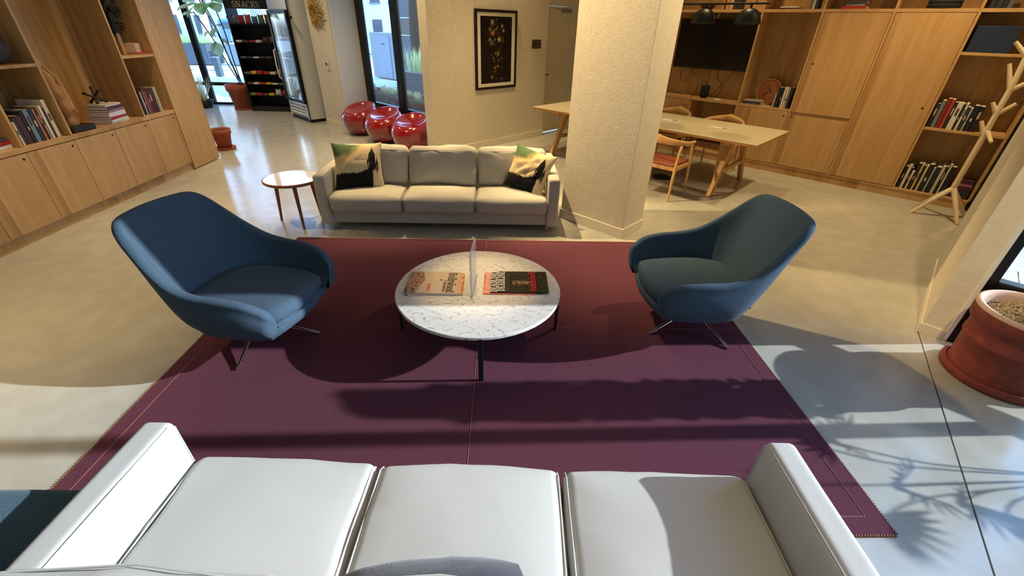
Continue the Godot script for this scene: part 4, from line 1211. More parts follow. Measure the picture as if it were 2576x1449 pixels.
# ---------------------------------------------------------------- meeting table
func build_meeting():
	var u0 = -5.03; var u1 = -1.50; var v0 = 5.68; var v1 = 6.94
	var t = thing("meeting_table", "long meeting table with beige top and oak trestle legs beyond the pillar", "table", U((u0 + u1) / 2, 0, (v0 + v1) / 2), GRID)
	part(t, "top", bx(Vector3(u1 - u0, 0.004, v1 - v0), 0.001), M.laminate, Vector3(0, 0.738, 0))
	part(t, "top_board", bx(Vector3(u1 - u0, 0.028, v1 - v0), 0.002), M.edge_ply, Vector3(0, 0.722, 0))
	part(t, "cable_tray", bx(Vector3(2.2, 0.06, 0.25), 0.004), M.black_matte, Vector3(0, 0.64, 0))
	for s in [-1.0, 1.0]:
		var x = s * 1.35
		part(t, "cross_beam", bx(Vector3(0.10, 0.06, 1.0), 0.004), M.ash, Vector3(x, 0.677, 0))
		for k in [-1.0, 1.0]:
			var st = begin()
			# flat splayed trestle leg
			var a = Vector3(x, 0.648, k * 0.22)
			var b = Vector3(x, 0.0, k * 0.56)
			slab_leg(st, a, b, 0.10, 0.05)
			part(t, "leg", done(st), M.ash)
			var st2 = begin()
			slab_leg(st2, Vector3(x - s * 0.12, 0.648, k * 0.20), Vector3(x - s * 0.12, 0.0, k * 0.12), 0.05, 0.05)
			part(t, "inner_leg", done(st2), M.ash)
		part(t, "stretcher", bx(Vector3(0.04, 0.05, 0.8), 0.003), M.ash, Vector3(x, 0.3, 0))
	var pn = ["power module set in the meeting table near its window end", "power module set in the meeting table beside the pillar"]
	var i = 0
	for pu in [-2.22, -2.93]:
		var pmod = thing("power_module", "flat white " + pn[i], "power module", U(pu, 0.7402, 6.37), GRID, "power modules on the meeting table")
		part(pmod, "plate", bx(Vector3(0.25, 0.005, 0.075), 0.002), M.plastic_white, Vector3(0, 0.0026, 0))
		part(pmod, "slot", bx(Vector3(0.07, 0.003, 0.035), 0.0), M.black_matte, Vector3(0.07, 0.0055, 0))
		i += 1
	# armchairs of bent ash with leather seats
	var spots = [["on the table's lounge side by the pillar", -2.46, 5.38, PI], ["across the table from the coiled cable", -2.45, 7.12, 0.0], ["in front of the small drawer", -3.32, 7.22, 0.0], ["on the lounge side hidden behind the pillar", -3.45, 5.40, PI]]
	for s in spots:
		wood_armchair("bent ash armchair with brown leather seat " + s[0], U(s[1], 0, s[2]), GRID + s[3])
	# coiled cable hanging under the table, and a black floor box
	var c = thing("coiled_cable", "coiled black cable hanging under the meeting table", "cable", U(-2.42, 0.56, 5.86), GRID)
	var pts = []
	for k in 90:
		var a = k * 0.45
		pts.append(Vector3(cos(a) * (0.085 + 0.008 * sin(k * 0.9)), sin(a) * (0.035 + 0.006 * cos(k * 1.7)), 0.012 * sin(k * 0.37)))
	part(c, "coil", tube(pts, 0.005, 5), M.black_rubber)
	part(c, "tie", tube([Vector3(0, -0.05, 0), Vector3(0, 0.0, 0.02), Vector3(0, 0.06, 0), Vector3(0, 0.10, 0)], 0.008, 6), M.black_rubber)
	var fb = single("floor_disc", "round black cable cover on the floor under the meeting table", "floor box", lathe([[0.13, 0.0], [0.13, 0.012], [0.10, 0.03], [0.0, 0.035]], 28), M.black_rubber, U(-2.75, 0.0, 6.06))
	# pendants on a black rail above the table
	var rail = thing("pendant_rail", "thin black ceiling hung rail carrying the dome pendants", "rail", U(-3.0, 0, 6.32), GRID)
	part(rail, "bar", tube([Vector3(-1.6, 2.155, 0), Vector3(1.0, 2.155, 0)], 0.012, 8), M.black_matte)
	for x in [-1.4, 0.85]: part(rail, "suspension_rod", tube([Vector3(x, 2.155, 0), Vector3(x, CEIL, 0)], 0.005, 6), M.black_matte)
	var dome = lathe([[0.148, 0.0], [0.150, 0.004], [0.145, 0.03], [0.128, 0.085], [0.10, 0.128], [0.06, 0.155], [0.024, 0.165], [0.02, 0.162], [0.055, 0.150], [0.094, 0.122], [0.122, 0.082], [0.139, 0.03], [0.143, 0.004], [0.148, 0.0]], 36)
	var pd = ["dark grey dome pendant lamp hanging above the table's window end", "dark grey dome pendant lamp hanging beside the pillar edge"]
	i = 0
	for pu in [-2.20, -2.745]:
		var p = thing("pendant_lamp", pd[i], "lamp", U(pu, 1.945, 6.32), GRID, "dome pendants above the meeting table")
		part(p, "shade", dome, M.steel_dark)
		part(p, "stem", tube([Vector3(0, 0.16, 0), Vector3(0, 0.205, 0)], 0.014, 10), M.black_matte)
		part(p, "bulb", lathe([[0.0, 0.03], [0.025, 0.04], [0.032, 0.065], [0.02, 0.1], [0.014, 0.13], [0.0, 0.13]], 16), M.lamp_glow)
		var l = SpotLight3D.new()
		l.name = "spot"
		p.add_child(l, true)
		l.position = Vector3(0, 0.01, 0)
		l.rotation_degrees = Vector3(-90, 0, 0)
		l.light_color = lamp_warm()
		l.light_energy = 0.3
		l.spot_range = 8
		l.spot_attenuation = 2.0
		l.spot_angle = 62
		l.light_size = 0.05
		l.shadow_enabled = true
		i += 1

func slab_leg(st, a, b, w, th):
	# flat board from a (top) to b (floor), cut level at both ends; w along z, th along x
	st.set_smooth_group(-1)
	var p = []
	for e in [b, a]:
		for q in [Vector3(-th / 2, 0, -w / 2), Vector3(th / 2, 0, -w / 2), Vector3(th / 2, 0, w / 2), Vector3(-th / 2, 0, w / 2)]: p.append(e + q)
	quad(st, p[0], p[1], p[2], p[3])
	quad(st, p[7], p[6], p[5], p[4])
	for k in 4:
		var k2 = (k + 1) % 4
		quad(st, p[k2], p[k], p[k + 4], p[k2 + 4])

func wood_armchair(label, at, turn):
	# local +z is the front of the chair
	var t = thing("armchair", label, "armchair", at, turn, "ash armchairs at the meeting table")
	var hw = 0.27
	for s in [-1.0, 1.0]:
		part(t, "leg", tube([Vector3(s * 0.265, 0, -0.235), Vector3(s * 0.255, 0.4, -0.19), Vector3(s * 0.258, 0.60, -0.165), Vector3(s * 0.262, 0.672, -0.14)], [0.012, 0.019, 0.017, 0.018], 10), M.ash)
		part(t, "leg", tube([Vector3(s * 0.262, 0, 0.245), Vector3(s * 0.258, 0.4, 0.215), Vector3(s * 0.262, 0.67, 0.16)], [0.012, 0.018, 0.015], 10), M.ash)
		part(t, "side_rail", bx(Vector3(0.022, 0.05, 0.40), 0.004), M.ash, Vector3(s * 0.255, 0.40, 0.012))
	part(t, "front_rail", bx(Vector3(0.49, 0.05, 0.022), 0.004), M.ash, Vector3(0, 0.40, 0.215))
	part(t, "rear_rail", bx(Vector3(0.49, 0.05, 0.022), 0.004), M.ash, Vector3(0, 0.40, -0.195))
	part(t, "seat_pad", soft(Vector3(0.485, 0.05, 0.43), 0.02, 0.008, 5), M.leather, Vector3(0, 0.428, 0.01))
	# bent top rail: arms sweeping into the backrest
	var st = begin()
	st.set_smooth_group(0)
	var rings = []
	for i in 33:
		var a = -PI * 0.5 + PI * 2.0 * (i / 32.0 - 0.5) * 0.82
		var f = absf(i / 32.0 - 0.5) * 2.0
		var c = Vector3(sin(PI + (i / 32.0 - 0.5) * PI * 1.12) * -0.285, 0.70 - 0.015 * f, cos((i / 32.0 - 0.5) * PI * 1.12) * -0.25 + 0.0)
		if f > 0.85: c.z += (f - 0.85) * 0.7
		var hh = lerp(0.055, 0.018, pow(f, 0.7))
		var ww = lerp(0.012, 0.022, f)
		var outv = Vector3(c.x, 0, c.z).normalized()
		var ring = []
		for k in 8:
			var an = TAU * k / 8
			ring.append(c + outv * cos(an) * ww + Vector3.UP * (sin(an) * hh + (hh - 0.018)))
		rings.append(ring)
	for i in 32:
		for k in 8:
			var k2 = (k + 1) % 8
			quad(st, rings[i][k], rings[i][k2], rings[i + 1][k2], rings[i + 1][k])
	for k in range(1, 7):
		tri(st, rings[0][0], rings[0][k + 1], rings[0][k])
		tri(st, rings[32][0], rings[32][k], rings[32][k + 1])
	part(t, "bent_back_rail", done(st), M.ash)
	return t

# ---------------------------------------------------------------- snack corner
func leaf_mesh(l, w, droop, fold = 0.15):
	# leaf along +z from the origin
	var st = begin()
	st.set_smooth_group(0)
	var n = 7
	var prev = null
	for i in n + 1:
		var f = i / float(n)
		var ww = w * pow(sin(PI * clamp(f * 0.93 + 0.05, 0, 1)), 0.75)
		var c = Vector3(0, -droop * f * f * l, f * l)
		var row = [c + Vector3(-ww, fold * ww, 0), c, c + Vector3(ww, fold * ww, 0)]
		if prev:
			quad(st, prev[0], row[0], row[1], prev[1])
			quad(st, prev[1], row[1], row[2], prev[2])
		prev = row
	return done(st)

func build_snack_corner():
	var t = thing("snack_rack", "tall black snack shelf with a lettered header beside the glass fridge", "shelf", Vector3(-5.525, 0, -11.22))
	var w = 0.93
	var D = 0.44
	for s in [-1.0, 1.0]: part(t, "side_panel", bx(Vector3(0.025, 2.42, D), 0.002), M.black_matte, Vector3(s * (w / 2 - 0.0125), 1.21, 0))
	part(t, "back_panel", bx(Vector3(w - 0.05, 1.75, 0.012), 0.0), M.black_matte, Vector3(0, 0.9, -D / 2 + 0.008))
	part(t, "base", bx(Vector3(w - 0.05, 0.10, D - 0.02), 0.002), M.black_matte, Vector3(0, 0.05, 0))
	var ys = [0.33, 0.565, 0.78, 1.10, 1.41, 1.76]
	for y in ys:
		var sh = part(t, "shelf", bx(Vector3(w - 0.05, 0.016, D - 0.02), 0.001), M.black_matte, Vector3(0, y, 0))
		part(sh, "front_lip", bx(Vector3(w - 0.05, 0.03, 0.008), 0.001), M.black_matte, Vector3(0, 0.008, D / 2 - 0.014))
	var hd = part(t, "header", bx(Vector3(w, 0.36, 0.03), 0.002), M.black_matte, Vector3(0, 2.235, D / 2 - 0.015))
	var ink = lettering("SNACKS", 0.15, 0.004, true, false)
	var lt = part(hd, "lettering", ink, M.gold_letter, Vector3(0, -0.105, 0.017))
	lt.scale = Vector3(0.56 / max(ink.get_aabb().size.x, 0.01), 1, 1)
	for i in 9: part(t, "wire", tube([Vector3(-0.12 + i * 0.045, 1.80, -D / 2 + 0.02), Vector3(-0.12 + i * 0.045, 2.05, -D / 2 + 0.02)], 0.005, 5), M.steel)
	# packets on the shelves
	var cols = [["orange", Color(0.72, 0.30, 0.10)], ["green", Color(0.42, 0.52, 0.14)], ["red", Color(0.62, 0.08, 0.06)], ["yellow", Color(0.80, 0.60, 0.12)], ["white", Color(0.80, 0.78, 0.72)], ["brown", Color(0.34, 0.20, 0.12)], ["blue", Color(0.12, 0.18, 0.36)], ["grey", Color(0.40, 0.40, 0.42)]]
	var order = [[[1, 0.06], [2, 0.06], [5, 0.05], [3, 0.06], [4, 0.15], [2, 0.13]], [[5, 0.05], [4, 0.05], [2, 0.05], [3, 0.05], [4, 0.04], [7, 0.04]], [[7, 0.05], [3, 0.07], [2, 0.08], [2, 0.06], [4, 0.06], [3, 0.12]], [[7, 0.04], [6, 0.04], [4, 0.04], [6, 0.05], [5, 0.05]], [[4, 0.05], [6, 0.05], [2, 0.05], [4, 0.06], [5, 0.12], [7, 0.13]], [[7, 0.17], [2, 0.18], [0, 0.19], [7, 0.16], [1, 0.19], [0, 0.20]]]
	var sn = ["lowest", "second lowest", "third lowest", "fourth lowest", "fifth lowest", "top"]
	for i in 6:
		var k = 0
		for p in order[i]:
			var c = cols[p[0]]
			if not M.has("pack_" + c[0]): mat("pack_" + c[0], c[1], 0.3)
			var x = -0.355 + k * 0.142
			var nm = "snack_bag" if p[1] > 0.1 else "snack_box"
			var mesh = pillow_mesh(0.135, p[1], 0.07, 0.004, 3 + k) if p[1] > 0.1 else bx(Vector3(0.12, p[1], 0.16), 0.004)
			single(nm, "small %s packet on the %s snack shelf, %s from the potted plant" % [c[0], sn[i], ORD[k]], "snack", mesh, M["pack_" + c[0]], Vector3(-5.525 + x, ys[i] + 0.0085 + p[1] / 2, -11.09), Vector3.ZERO, "packets on the snack shelf")
			k += 1
	# glass door fridge
	var fr = thing("drinks_fridge", "tall white drinks fridge with black framed glass door beside the snack shelf", "fridge", U(-10.26, 0, 4.315), GRID)
	var FW = 0.92; var FD = 0.73
	var fz = FD / 2
	part(fr, "cabinet", boxes([[Vector3(FW / 2 - 0.02, 1.21, 0), Vector3(0.04, 2.30, FD)], [Vector3(-FW / 2 + 0.02, 1.21, 0), Vector3(0.04, 2.30, FD)], [Vector3(0, 1.21, -FD / 2 + 0.02), Vector3(FW - 0.08, 2.30, 0.04)], [Vector3(0, 2.2, 0), Vector3(FW - 0.08, 0.32, FD)], [Vector3(0, 0.22, -0.02), Vector3(FW - 0.08, 0.32, FD - 0.06)]], 0.004), M.white_paint)
	part(fr, "kick_strip", bx(Vector3(FW - 0.02, 0.055, FD - 0.03), 0.002), M.black_matte, Vector3(0, 0.028, -0.005))
	part(fr, "inside_lining", bx(Vector3(FW - 0.09, 1.6, 0.01), 0.0), M.fridge_inside, Vector3(0, 1.2, -FD / 2 + 0.05))
	for y in [0.14, 0.20, 0.265, 0.33]: part(fr, "grille_slat", bx(Vector3(FW - 0.1, 0.034, 0.03), 0.008), M.plastic_white, Vector3(0, y, fz - 0.015), Vector3(0.4, 0, 0))
	part(fr, "grille_badge", bx(Vector3(0.06, 0.02, 0.004), 0.001), M.black_matte, Vector3(0.3, 0.30, fz + 0.005))
	var dr = part(fr, "door", boxes([[Vector3(-FW / 2 + 0.035, 0, 0), Vector3(0.07, 1.66, 0.045)], [Vector3(FW / 2 - 0.035, 0, 0), Vector3(0.07, 1.66, 0.045)], [Vector3(0, 0.80, 0), Vector3(FW - 0.14, 0.06, 0.045)], [Vector3(0, -0.80, 0), Vector3(FW - 0.14, 0.06, 0.045)]], 0.004), M.black_frame, Vector3(0, 1.205, fz + 0.022))
	part(dr, "glass", bx(Vector3(FW - 0.13, 1.55, 0.01), 0.0), M.fridge_glass)
	part(dr, "handle", tube([Vector3(-FW / 2 + 0.03, 0.14, 0.02), Vector3(-FW / 2 + 0.03, 0.12, 0.06), Vector3(-FW / 2 + 0.03, -0.15, 0.075), Vector3(-FW / 2 + 0.03, -0.40, 0.06), Vector3(-FW / 2 + 0.03, -0.42, 0.02)], 0.014, 8), M.plastic_white)
	part(fr, "hinge_bracket", bx(Vector3(0.08, 0.05, 0.05), 0.003), M.black_matte, Vector3(FW / 2 + 0.035, 1.91, fz - 0.02))
	part(fr, "corner_trim", bx(Vector3(0.03, 2.36, 0.02), 0.002), M.black_frame, Vector3(FW / 2 + 0.012, 1.19, fz - 0.01))
	var led = mat("fridge_led", Color(0.9, 0.95, 1.0), 0.5)
	led.emission_enabled = true
	led.emission = Color(0.80, 0.92, 1.0)
	led.emission_energy_multiplier = 1.0
	part(fr, "light_strip", bx(Vector3(0.02, 1.5, 0.02), 0.0), led, Vector3(-FW / 2 + 0.06, 1.2, fz - 0.06))
	var fl = AreaLight3D.new()
	fl.name = "strip_light"
	fr.add_child(fl, true)
	fl.position = Vector3(-FW / 2 + 0.075, 1.2, fz - 0.08)
	fl.rotation.y = -PI / 2 + 0.4
	fl.area_size = Vector2(0.03, 1.5)
	fl.light_color = Color(0.82, 0.93, 1.0)
	fl.light_energy = 0.2
	fl.area_range = 8.0
	fl.shadow_enabled = true
	var bot = lathe([[0.0, 0.0], [0.03, 0.0], [0.032, 0.01], [0.032, 0.13], [0.014, 0.175], [0.014, 0.2], [0.0, 0.2]], 12)
	var bc = [["green", Color(0.12, 0.30, 0.16)], ["dark", Color(0.08, 0.05, 0.07)], ["clear blue", Color(0.45, 0.60, 0.70)], ["magenta", Color(0.40, 0.12, 0.28)]]
	for i in 4:
		var y = 0.42 + i * 0.38
		part(fr, "wire_shelf", bx(Vector3(FW - 0.1, 0.012, FD - 0.16), 0.001), M.steel, Vector3(0, y, 0))
		for k in 5:
			var c = bc[(k + i * 2) % 4]
			if not M.has("bottle_" + c[0]): mat("bottle_" + c[0], c[1], 0.15)
			single("drink_bottle", "%s bottle on the fridge's %s shelf, %s from the door handle side" % [c[0], ["lowest", "second", "third", "top"][i], ORD[k]], "bottle", bot, M["bottle_" + c[0]], U(-10.26 - 0.3 + k * 0.15, y + 0.0065, 4.315 - 0.18), Vector3.ZERO, "bottles in the drinks fridge")
	# potted plant with long stems
	var p = thing("potted_plant", "tall leggy potted plant in an orange terracotta pot beside the snack shelf", "plant", Vector3(-6.31, 0, -11.28))
	part(p, "pot", lathe([[0.0, 0.03], [0.18, 0.03], [0.20, 0.04], [0.255, 0.40], [0.285, 0.41], [0.295, 0.55], [0.275, 0.55], [0.262, 0.48], [0.0, 0.48]], 32), M.terracotta_orange)
	part(p, "saucer", lathe([[0.0, 0.0], [0.21, 0.0], [0.225, 0.04], [0.21, 0.04], [0.19, 0.02], [0.0, 0.02]], 32), M.terracotta_orange)
	part(p, "soil", disc(0.26, 0.47, 0.50, 0.01, 24), M.soil)
	var tops = [Vector3(-0.26, 2.2, 0.02), Vector3(-0.50, 1.98, 0.05), Vector3(-0.10, 2.25, -0.05), Vector3(-0.36, 2.3, 0.0)]
	for i in 4:
		var b = Vector3(0.05 + 0.03 * i, 0.5, 0.03 * (i - 1))
		var tp = tops[i]
		part(p, "stem", tube(resample([b, b.lerp(tp, 0.33) + Vector3(0.02, 0, 0.02), b.lerp(tp, 0.66) + Vector3(0.03, 0, -0.02), tp], 3), 0.011, 6), M.bark)
	var lm = [leaf_mesh(0.24, 0.10, 0.25), leaf_mesh(0.17, 0.075, 0.35), leaf_mesh(0.30, 0.13, 0.2)]
	var lv = [[Vector3(-0.12, 1.74, 0.02), 1.0, 0.2, 1, "leaf_dark"], [Vector3(-0.13, 1.68, 0.02), -0.2, -0.5, 0, "leaf"], [Vector3(-0.08, 1.48, 0.02), 1.6, -0.5, 1, "leaf"], [Vector3(-0.22, 1.42, 0.0), -0.5, -0.7, 0, "leaf_dark"], [Vector3(-0.3, 1.62, 0.0), -1.2, -0.4, 1, "leaf_dark"], [Vector3(-0.24, 1.40, 0.02), 0.6, -0.9, 2, "leaf_dark"], [Vector3(-0.5, 1.96, 0.04), -1.4, 0.0, 0, "leaf"], [Vector3(-0.40, 2.13, 0.02), -0.9, -0.2, 2, "leaf_bright"], [Vector3(-0.26, 2.15, 0.02), 0.1, -0.2, 2, "leaf_bright"], [Vector3(-0.18, 2.14, 0.02), 0.8, -0.1, 2, "leaf_bright"], [Vector3(-0.08, 2.2, 0.0), 1.4, 0.0, 2, "leaf_bright"], [Vector3(-0.3, 2.2, 0.0), -0.3, 0.1, 0, "leaf"], [Vector3(-0.42, 2.18, 0.0), -1.8, 0.1, 2, "leaf"], [Vector3(-0.05, 2.22, 0.0), 2.2, 0.1, 0, "leaf_bright"], [Vector3(-0.33, 2.12, 0.03), 0.5, -0.5, 2, "leaf_bright"], [Vector3(-0.45, 2.08, 0.03), -0.6, -0.6, 2, "leaf"], [Vector3(-0.15, 2.10, 0.03), -0.3, -0.5, 0, "leaf_bright"], [Vector3(-0.02, 2.15, 0.03), 0.7, -0.4, 2, "leaf"], [Vector3(-0.55, 2.1, 0.0), -1.0, -0.2, 2, "leaf_bright"]]
	for l in lv: part(p, "leaf", lm[l[3]], M[l[4]], l[0], Vector3(-l[2], l[1], 0.2))
	# spiky dry plant in a dark bowl by the entry glass
	var sp = thing("spiky_plant", "dry spiky grass plant in a dark bowl by the entry glass", "plant", Vector3(-7.28, 0, -11.35))
	part(sp, "bowl", lathe([[0.0, 0.0], [0.14, 0.0], [0.20, 0.18], [0.185, 0.18], [0.13, 0.05], [0, 0.05]], 24), M.black_matte)
	part(sp, "soil", disc(0.18, 0.12, 0.15, 0.01, 20), M.soil)
	var r = RandomNumberGenerator.new()
	r.seed = 8
	var st = begin()
	for i in 70:
		var a = r.randf() * TAU
		var o = r.randf_range(0.1, 0.5)
		var h = r.randf_range(0.35, 0.8)
		blade(st, Vector3(cos(a) * 0.05, 0.14, sin(a) * 0.05), Vector3(cos(a) * o, h, sin(a) * o), 0.009)
	var bl = part(sp, "blades", done(st), M.straw)
	bl.set_meta("kind", "stuff")
	# small pot behind the oak end panel
	var q = thing("flower_pot", "small orange terracotta pot on a saucer behind the oak end panel", "pot", Vector3(-4.66, 0, -7.42))
	part(q, "pot", lathe([[0.0, 0.02], [0.10, 0.02], [0.135, 0.24], [0.15, 0.245], [0.155, 0.32], [0.142, 0.32], [0.135, 0.28], [0, 0.28]], 28), M.terracotta_orange)
	part(q, "saucer", lathe([[0.0, 0.0], [0.15, 0.0], [0.165, 0.035], [0.152, 0.035], [0.13, 0.018], [0, 0.018]], 28), M.terracotta_orange)
	part(q, "soil", disc(0.135, 0.265, 0.295, 0.008, 20), M.soil)

func blade(st, a, b, w):
	st.set_smooth_group(-1)
	var m = a.lerp(b, 0.5) + Vector3(0, (b.y - a.y) * 0.22, 0)
	var s = (b - a).cross(Vector3.UP)
	s = (s if s.length() > 0.001 else Vector3.RIGHT).normalized() * w
	quad(st, a - s, a + s, m + s * 0.8, m - s * 0.8)
	tri(st, m - s * 0.8, m + s * 0.8, b)

# ---------------------------------------------------------------- red stools
func build_stools():
	var st = begin()
	st.set_smooth_group(0)
	var seg = 48
	var rows = [[0.0, 0.0, 0], [0.15, 0.0, 0], [0.20, 0.012, 0], [0.27, 0.07, 0], [0.33, 0.16, 0], [0.358, 0.26, 0], [0.352, 0.35, 0.25], [0.325, 0.42, 0.6], [0.295, 0.465, 0.9], [0.272, 0.487, 1], [0.25, 0.488, 1], [0.22, 0.470, 0.9], [0.16, 0.435, 0.6], [0.08, 0.415, 0.3], [0.0, 0.41, 0.15]]
	var g = []
	for rw in rows:
		var row = []
		for k in seg:
			var a = TAU * k / seg
			row.append(Vector3(cos(a) * rw[0], rw[1] + rw[2] * 0.075 * cos(a - 0.9) * (rw[0] / 0.27) , sin(a) * rw[0]))
		g.append(row)
	for i in rows.size() - 1:
		for k in seg:
			var k2 = (k + 1) % seg
			quad(st, g[i][k2], g[i][k], g[i + 1][k], g[i + 1][k2])
	var mesh = done(st)
	var nm = ["next to the beige column and outlet", "between the other two red stools", "next to the picture wall corner"]
	var i = 0
	for p in [Vector3(-2.76, 0, -8.81), Vector3(-2.155, 0, -8.215), Vector3(-1.555, 0, -7.635)]:
		single("apple_stool", "glossy red apple shaped stool " + nm[i], "stool", mesh, M.red_gloss, p, Vector3(0, 1.95 + 0.12 * i, 0), "glossy red stools by the alcove window")
		i += 1

# ---------------------------------------------------------------- picture, plaque, thermostat, outlet, straw star
func floral_image():
	var W = 192; var H = 280
	var im = Image.create(W, H, false, Image.FORMAT_RGB8)
	var n = FastNoiseLite.new()
	n.seed = 12
	n.frequency = 0.03
	for x in W:
		for y in H:
			var f = n.get_noise_2d(x, y)
			im.set_pixel(x, y, Color(0.055, 0.042, 0.034).lerp(Color(0.14, 0.11, 0.085), clamp(f * 0.8 * max(0.0, 1.0 - absf(x - 90) / 60.0), 0, 1)))
	var r = RandomNumberGenerator.new()
	r.seed = 9
	var blobs = []
	for i in 70:
		var yy = r.randf_range(8, 110) if i < 45 else r.randf_range(110, 270)
		blobs.append([r.randf_range(45, 145) if i < 45 else r.randf_range(60, 130), yy, r.randf_range(3, 9) if i < 45 else r.randf_range(2, 6), [Color(0.50, 0.46, 0.28), Color(0.36, 0.22, 0.10), Color(0.16, 0.12, 0.08), Color(0.56, 0.48, 0.34), Color(0.20, 0.20, 0.10)][i % 5]])
	blobs.append_array([[72, 68, 10, Color(0.85, 0.46, 0.25)], [112, 92, 11, Color(0.78, 0.70, 0.42)], [70, 22, 11, Color(0.66, 0.64, 0.46)], [130, 38, 9, Color(0.72, 0.56, 0.54)], [138, 56, 8, Color(0.66, 0.58, 0.52)], [104, 152, 12, Color(0.44, 0.45, 0.20)], [86, 212, 9, Color(0.58, 0.36, 0.26)], [104, 206, 8, Color(0.60, 0.38, 0.28)], [68, 252, 9, Color(0.62, 0.40, 0.34)], [76, 170, 6, Color(0.44, 0.42, 0.36)], [128, 262, 7, Color(0.46, 0.42, 0.34)], [62, 112, 6, Color(0.5, 0.4, 0.2)]])
	for b in blobs:
		for x in range(int(b[0] - b[2] * 1.5), int(b[0] + b[2] * 1.5)):
			for y in range(int(b[1] - b[2] * 1.5), int(b[1] + b[2] * 1.5)):
				if x < 0 or y < 0 or x >= W or y >= H: continue
				var a = atan2(y - b[1], x - b[0])
				var dd = Vector2(x - b[0], y - b[1]).length() / (b[2] * (1.0 + 0.25 * sin(a * 5.0 + b[0])))
				if dd < 1.0: im.set_pixel(x, y, b[3].lerp(Color(0.09, 0.06, 0.05), clamp(0.55 * dd * dd + 0.5 * n.get_noise_2d(x * 6.0, y * 6.0), 0, 1)))
	return im

func build_wall_items():
	# framed print on the picture wall; local z points into the room (+u)
	var T = GRID + PI / 2
	var f = thing("framed_picture", "black framed still life of dark flowers on the cream wall", "picture", U(-5.795, 0.945, 5.59), T)
	var w = 0.93; var h = 1.135
	part(f, "frame", boxes([[Vector3(0, 0.02, 0.016), Vector3(w, 0.04, 0.032)], [Vector3(0, h - 0.02, 0.016), Vector3(w, 0.04, 0.032)], [Vector3(-w / 2 + 0.02, h / 2, 0.016), Vector3(0.04, h - 0.08, 0.032)], [Vector3(w / 2 - 0.02, h / 2, 0.016), Vector3(0.04, h - 0.08, 0.032)]], 0.002), M.black_matte)
	part(f, "mat_board", bx(Vector3(w - 0.07, h - 0.07, 0.008), 0.0), M.paper, Vector3(0, h / 2, 0.012))
	part(f, "print", print_sheet(0.70, 0.955), picture("floral_print", floral_image(), 0.5), Vector3(0, h / 2 + 0.0, 0.0165))
	var s = thing("door_plaque", "small taupe door sign with a dark line of lettering", "sign", U(-5.795, 1.53, 6.59), T)
	part(s, "plate", bx(Vector3(0.245, 0.14, 0.008), 0.002), M.sign_taupe, Vector3(0, 0.07, 0.004))
	part(s, "raised_line", bx(Vector3(0.17, 0.018, 0.003), 0.0), M.black_matte, Vector3(-0.005, 0.072, 0.009))
	# thermostat on the beige column, outlet on the alcove wall
	var th = thing("thermostat", "small white wall thermostat on the beige column", "thermostat", U(-9.04, 1.07, 4.209), GRID)
	part(th, "case", bx(Vector3(0.10, 0.14, 0.022), 0.004), M.plastic_white, Vector3(0, 0.07, 0.011))
	part(th, "display", bx(Vector3(0.06, 0.05, 0.002), 0.0), M.steel_dark, Vector3(-0.005, 0.09, 0.023))
	var ou = thing("wall_outlet", "white wall outlet plate above the red stool by the column", "outlet", U(-8.619, 0.43, 4.45), T)
	part(ou, "plate", bx(Vector3(0.09, 0.16, 0.008), 0.002), M.plastic_white, Vector3(0, 0.08, 0.004))
	part(ou, "sockets", boxes([[Vector3(0, 0.11, 0.009), Vector3(0.03, 0.035, 0.002)], [Vector3(0, 0.05, 0.009), Vector3(0.03, 0.035, 0.002)]], 0.0005), M.trim_paint)
	# woven straw star
	var st = thing("straw_star", "woven straw star hanging on the beige column", "wall decoration", U(-9.12, 2.0, 4.20), GRID)
	var r = RandomNumberGenerator.new()
	r.seed = 14
	for i in 22:
		var a = TAU * i / 22.0 + r.randf_range(-0.08, 0.08)
		var l = r.randf_range(0.24, 0.36)
		part(st, "straw_ray", tube([Vector3(cos(a + 0.5) * 0.06, sin(a + 0.5) * 0.06, 0.02), Vector3(cos(a) * l * 0.6, sin(a) * l * 0.6, 0.045), Vector3(cos(a) * l, sin(a) * l, 0.015)], [0.012, 0.016, 0.006], 5), M.straw)
	for i in 7:
		var a = TAU * i / 7.0
		part(st, "straw_band", tube([Vector3(cos(a) * 0.15, sin(a) * 0.15, 0.05), Vector3(cos(a + 0.45) * 0.13, sin(a + 0.45) * 0.13, 0.062), Vector3(cos(a + 0.9) * 0.15, sin(a + 0.9) * 0.15, 0.05)], 0.016, 5), M.straw)

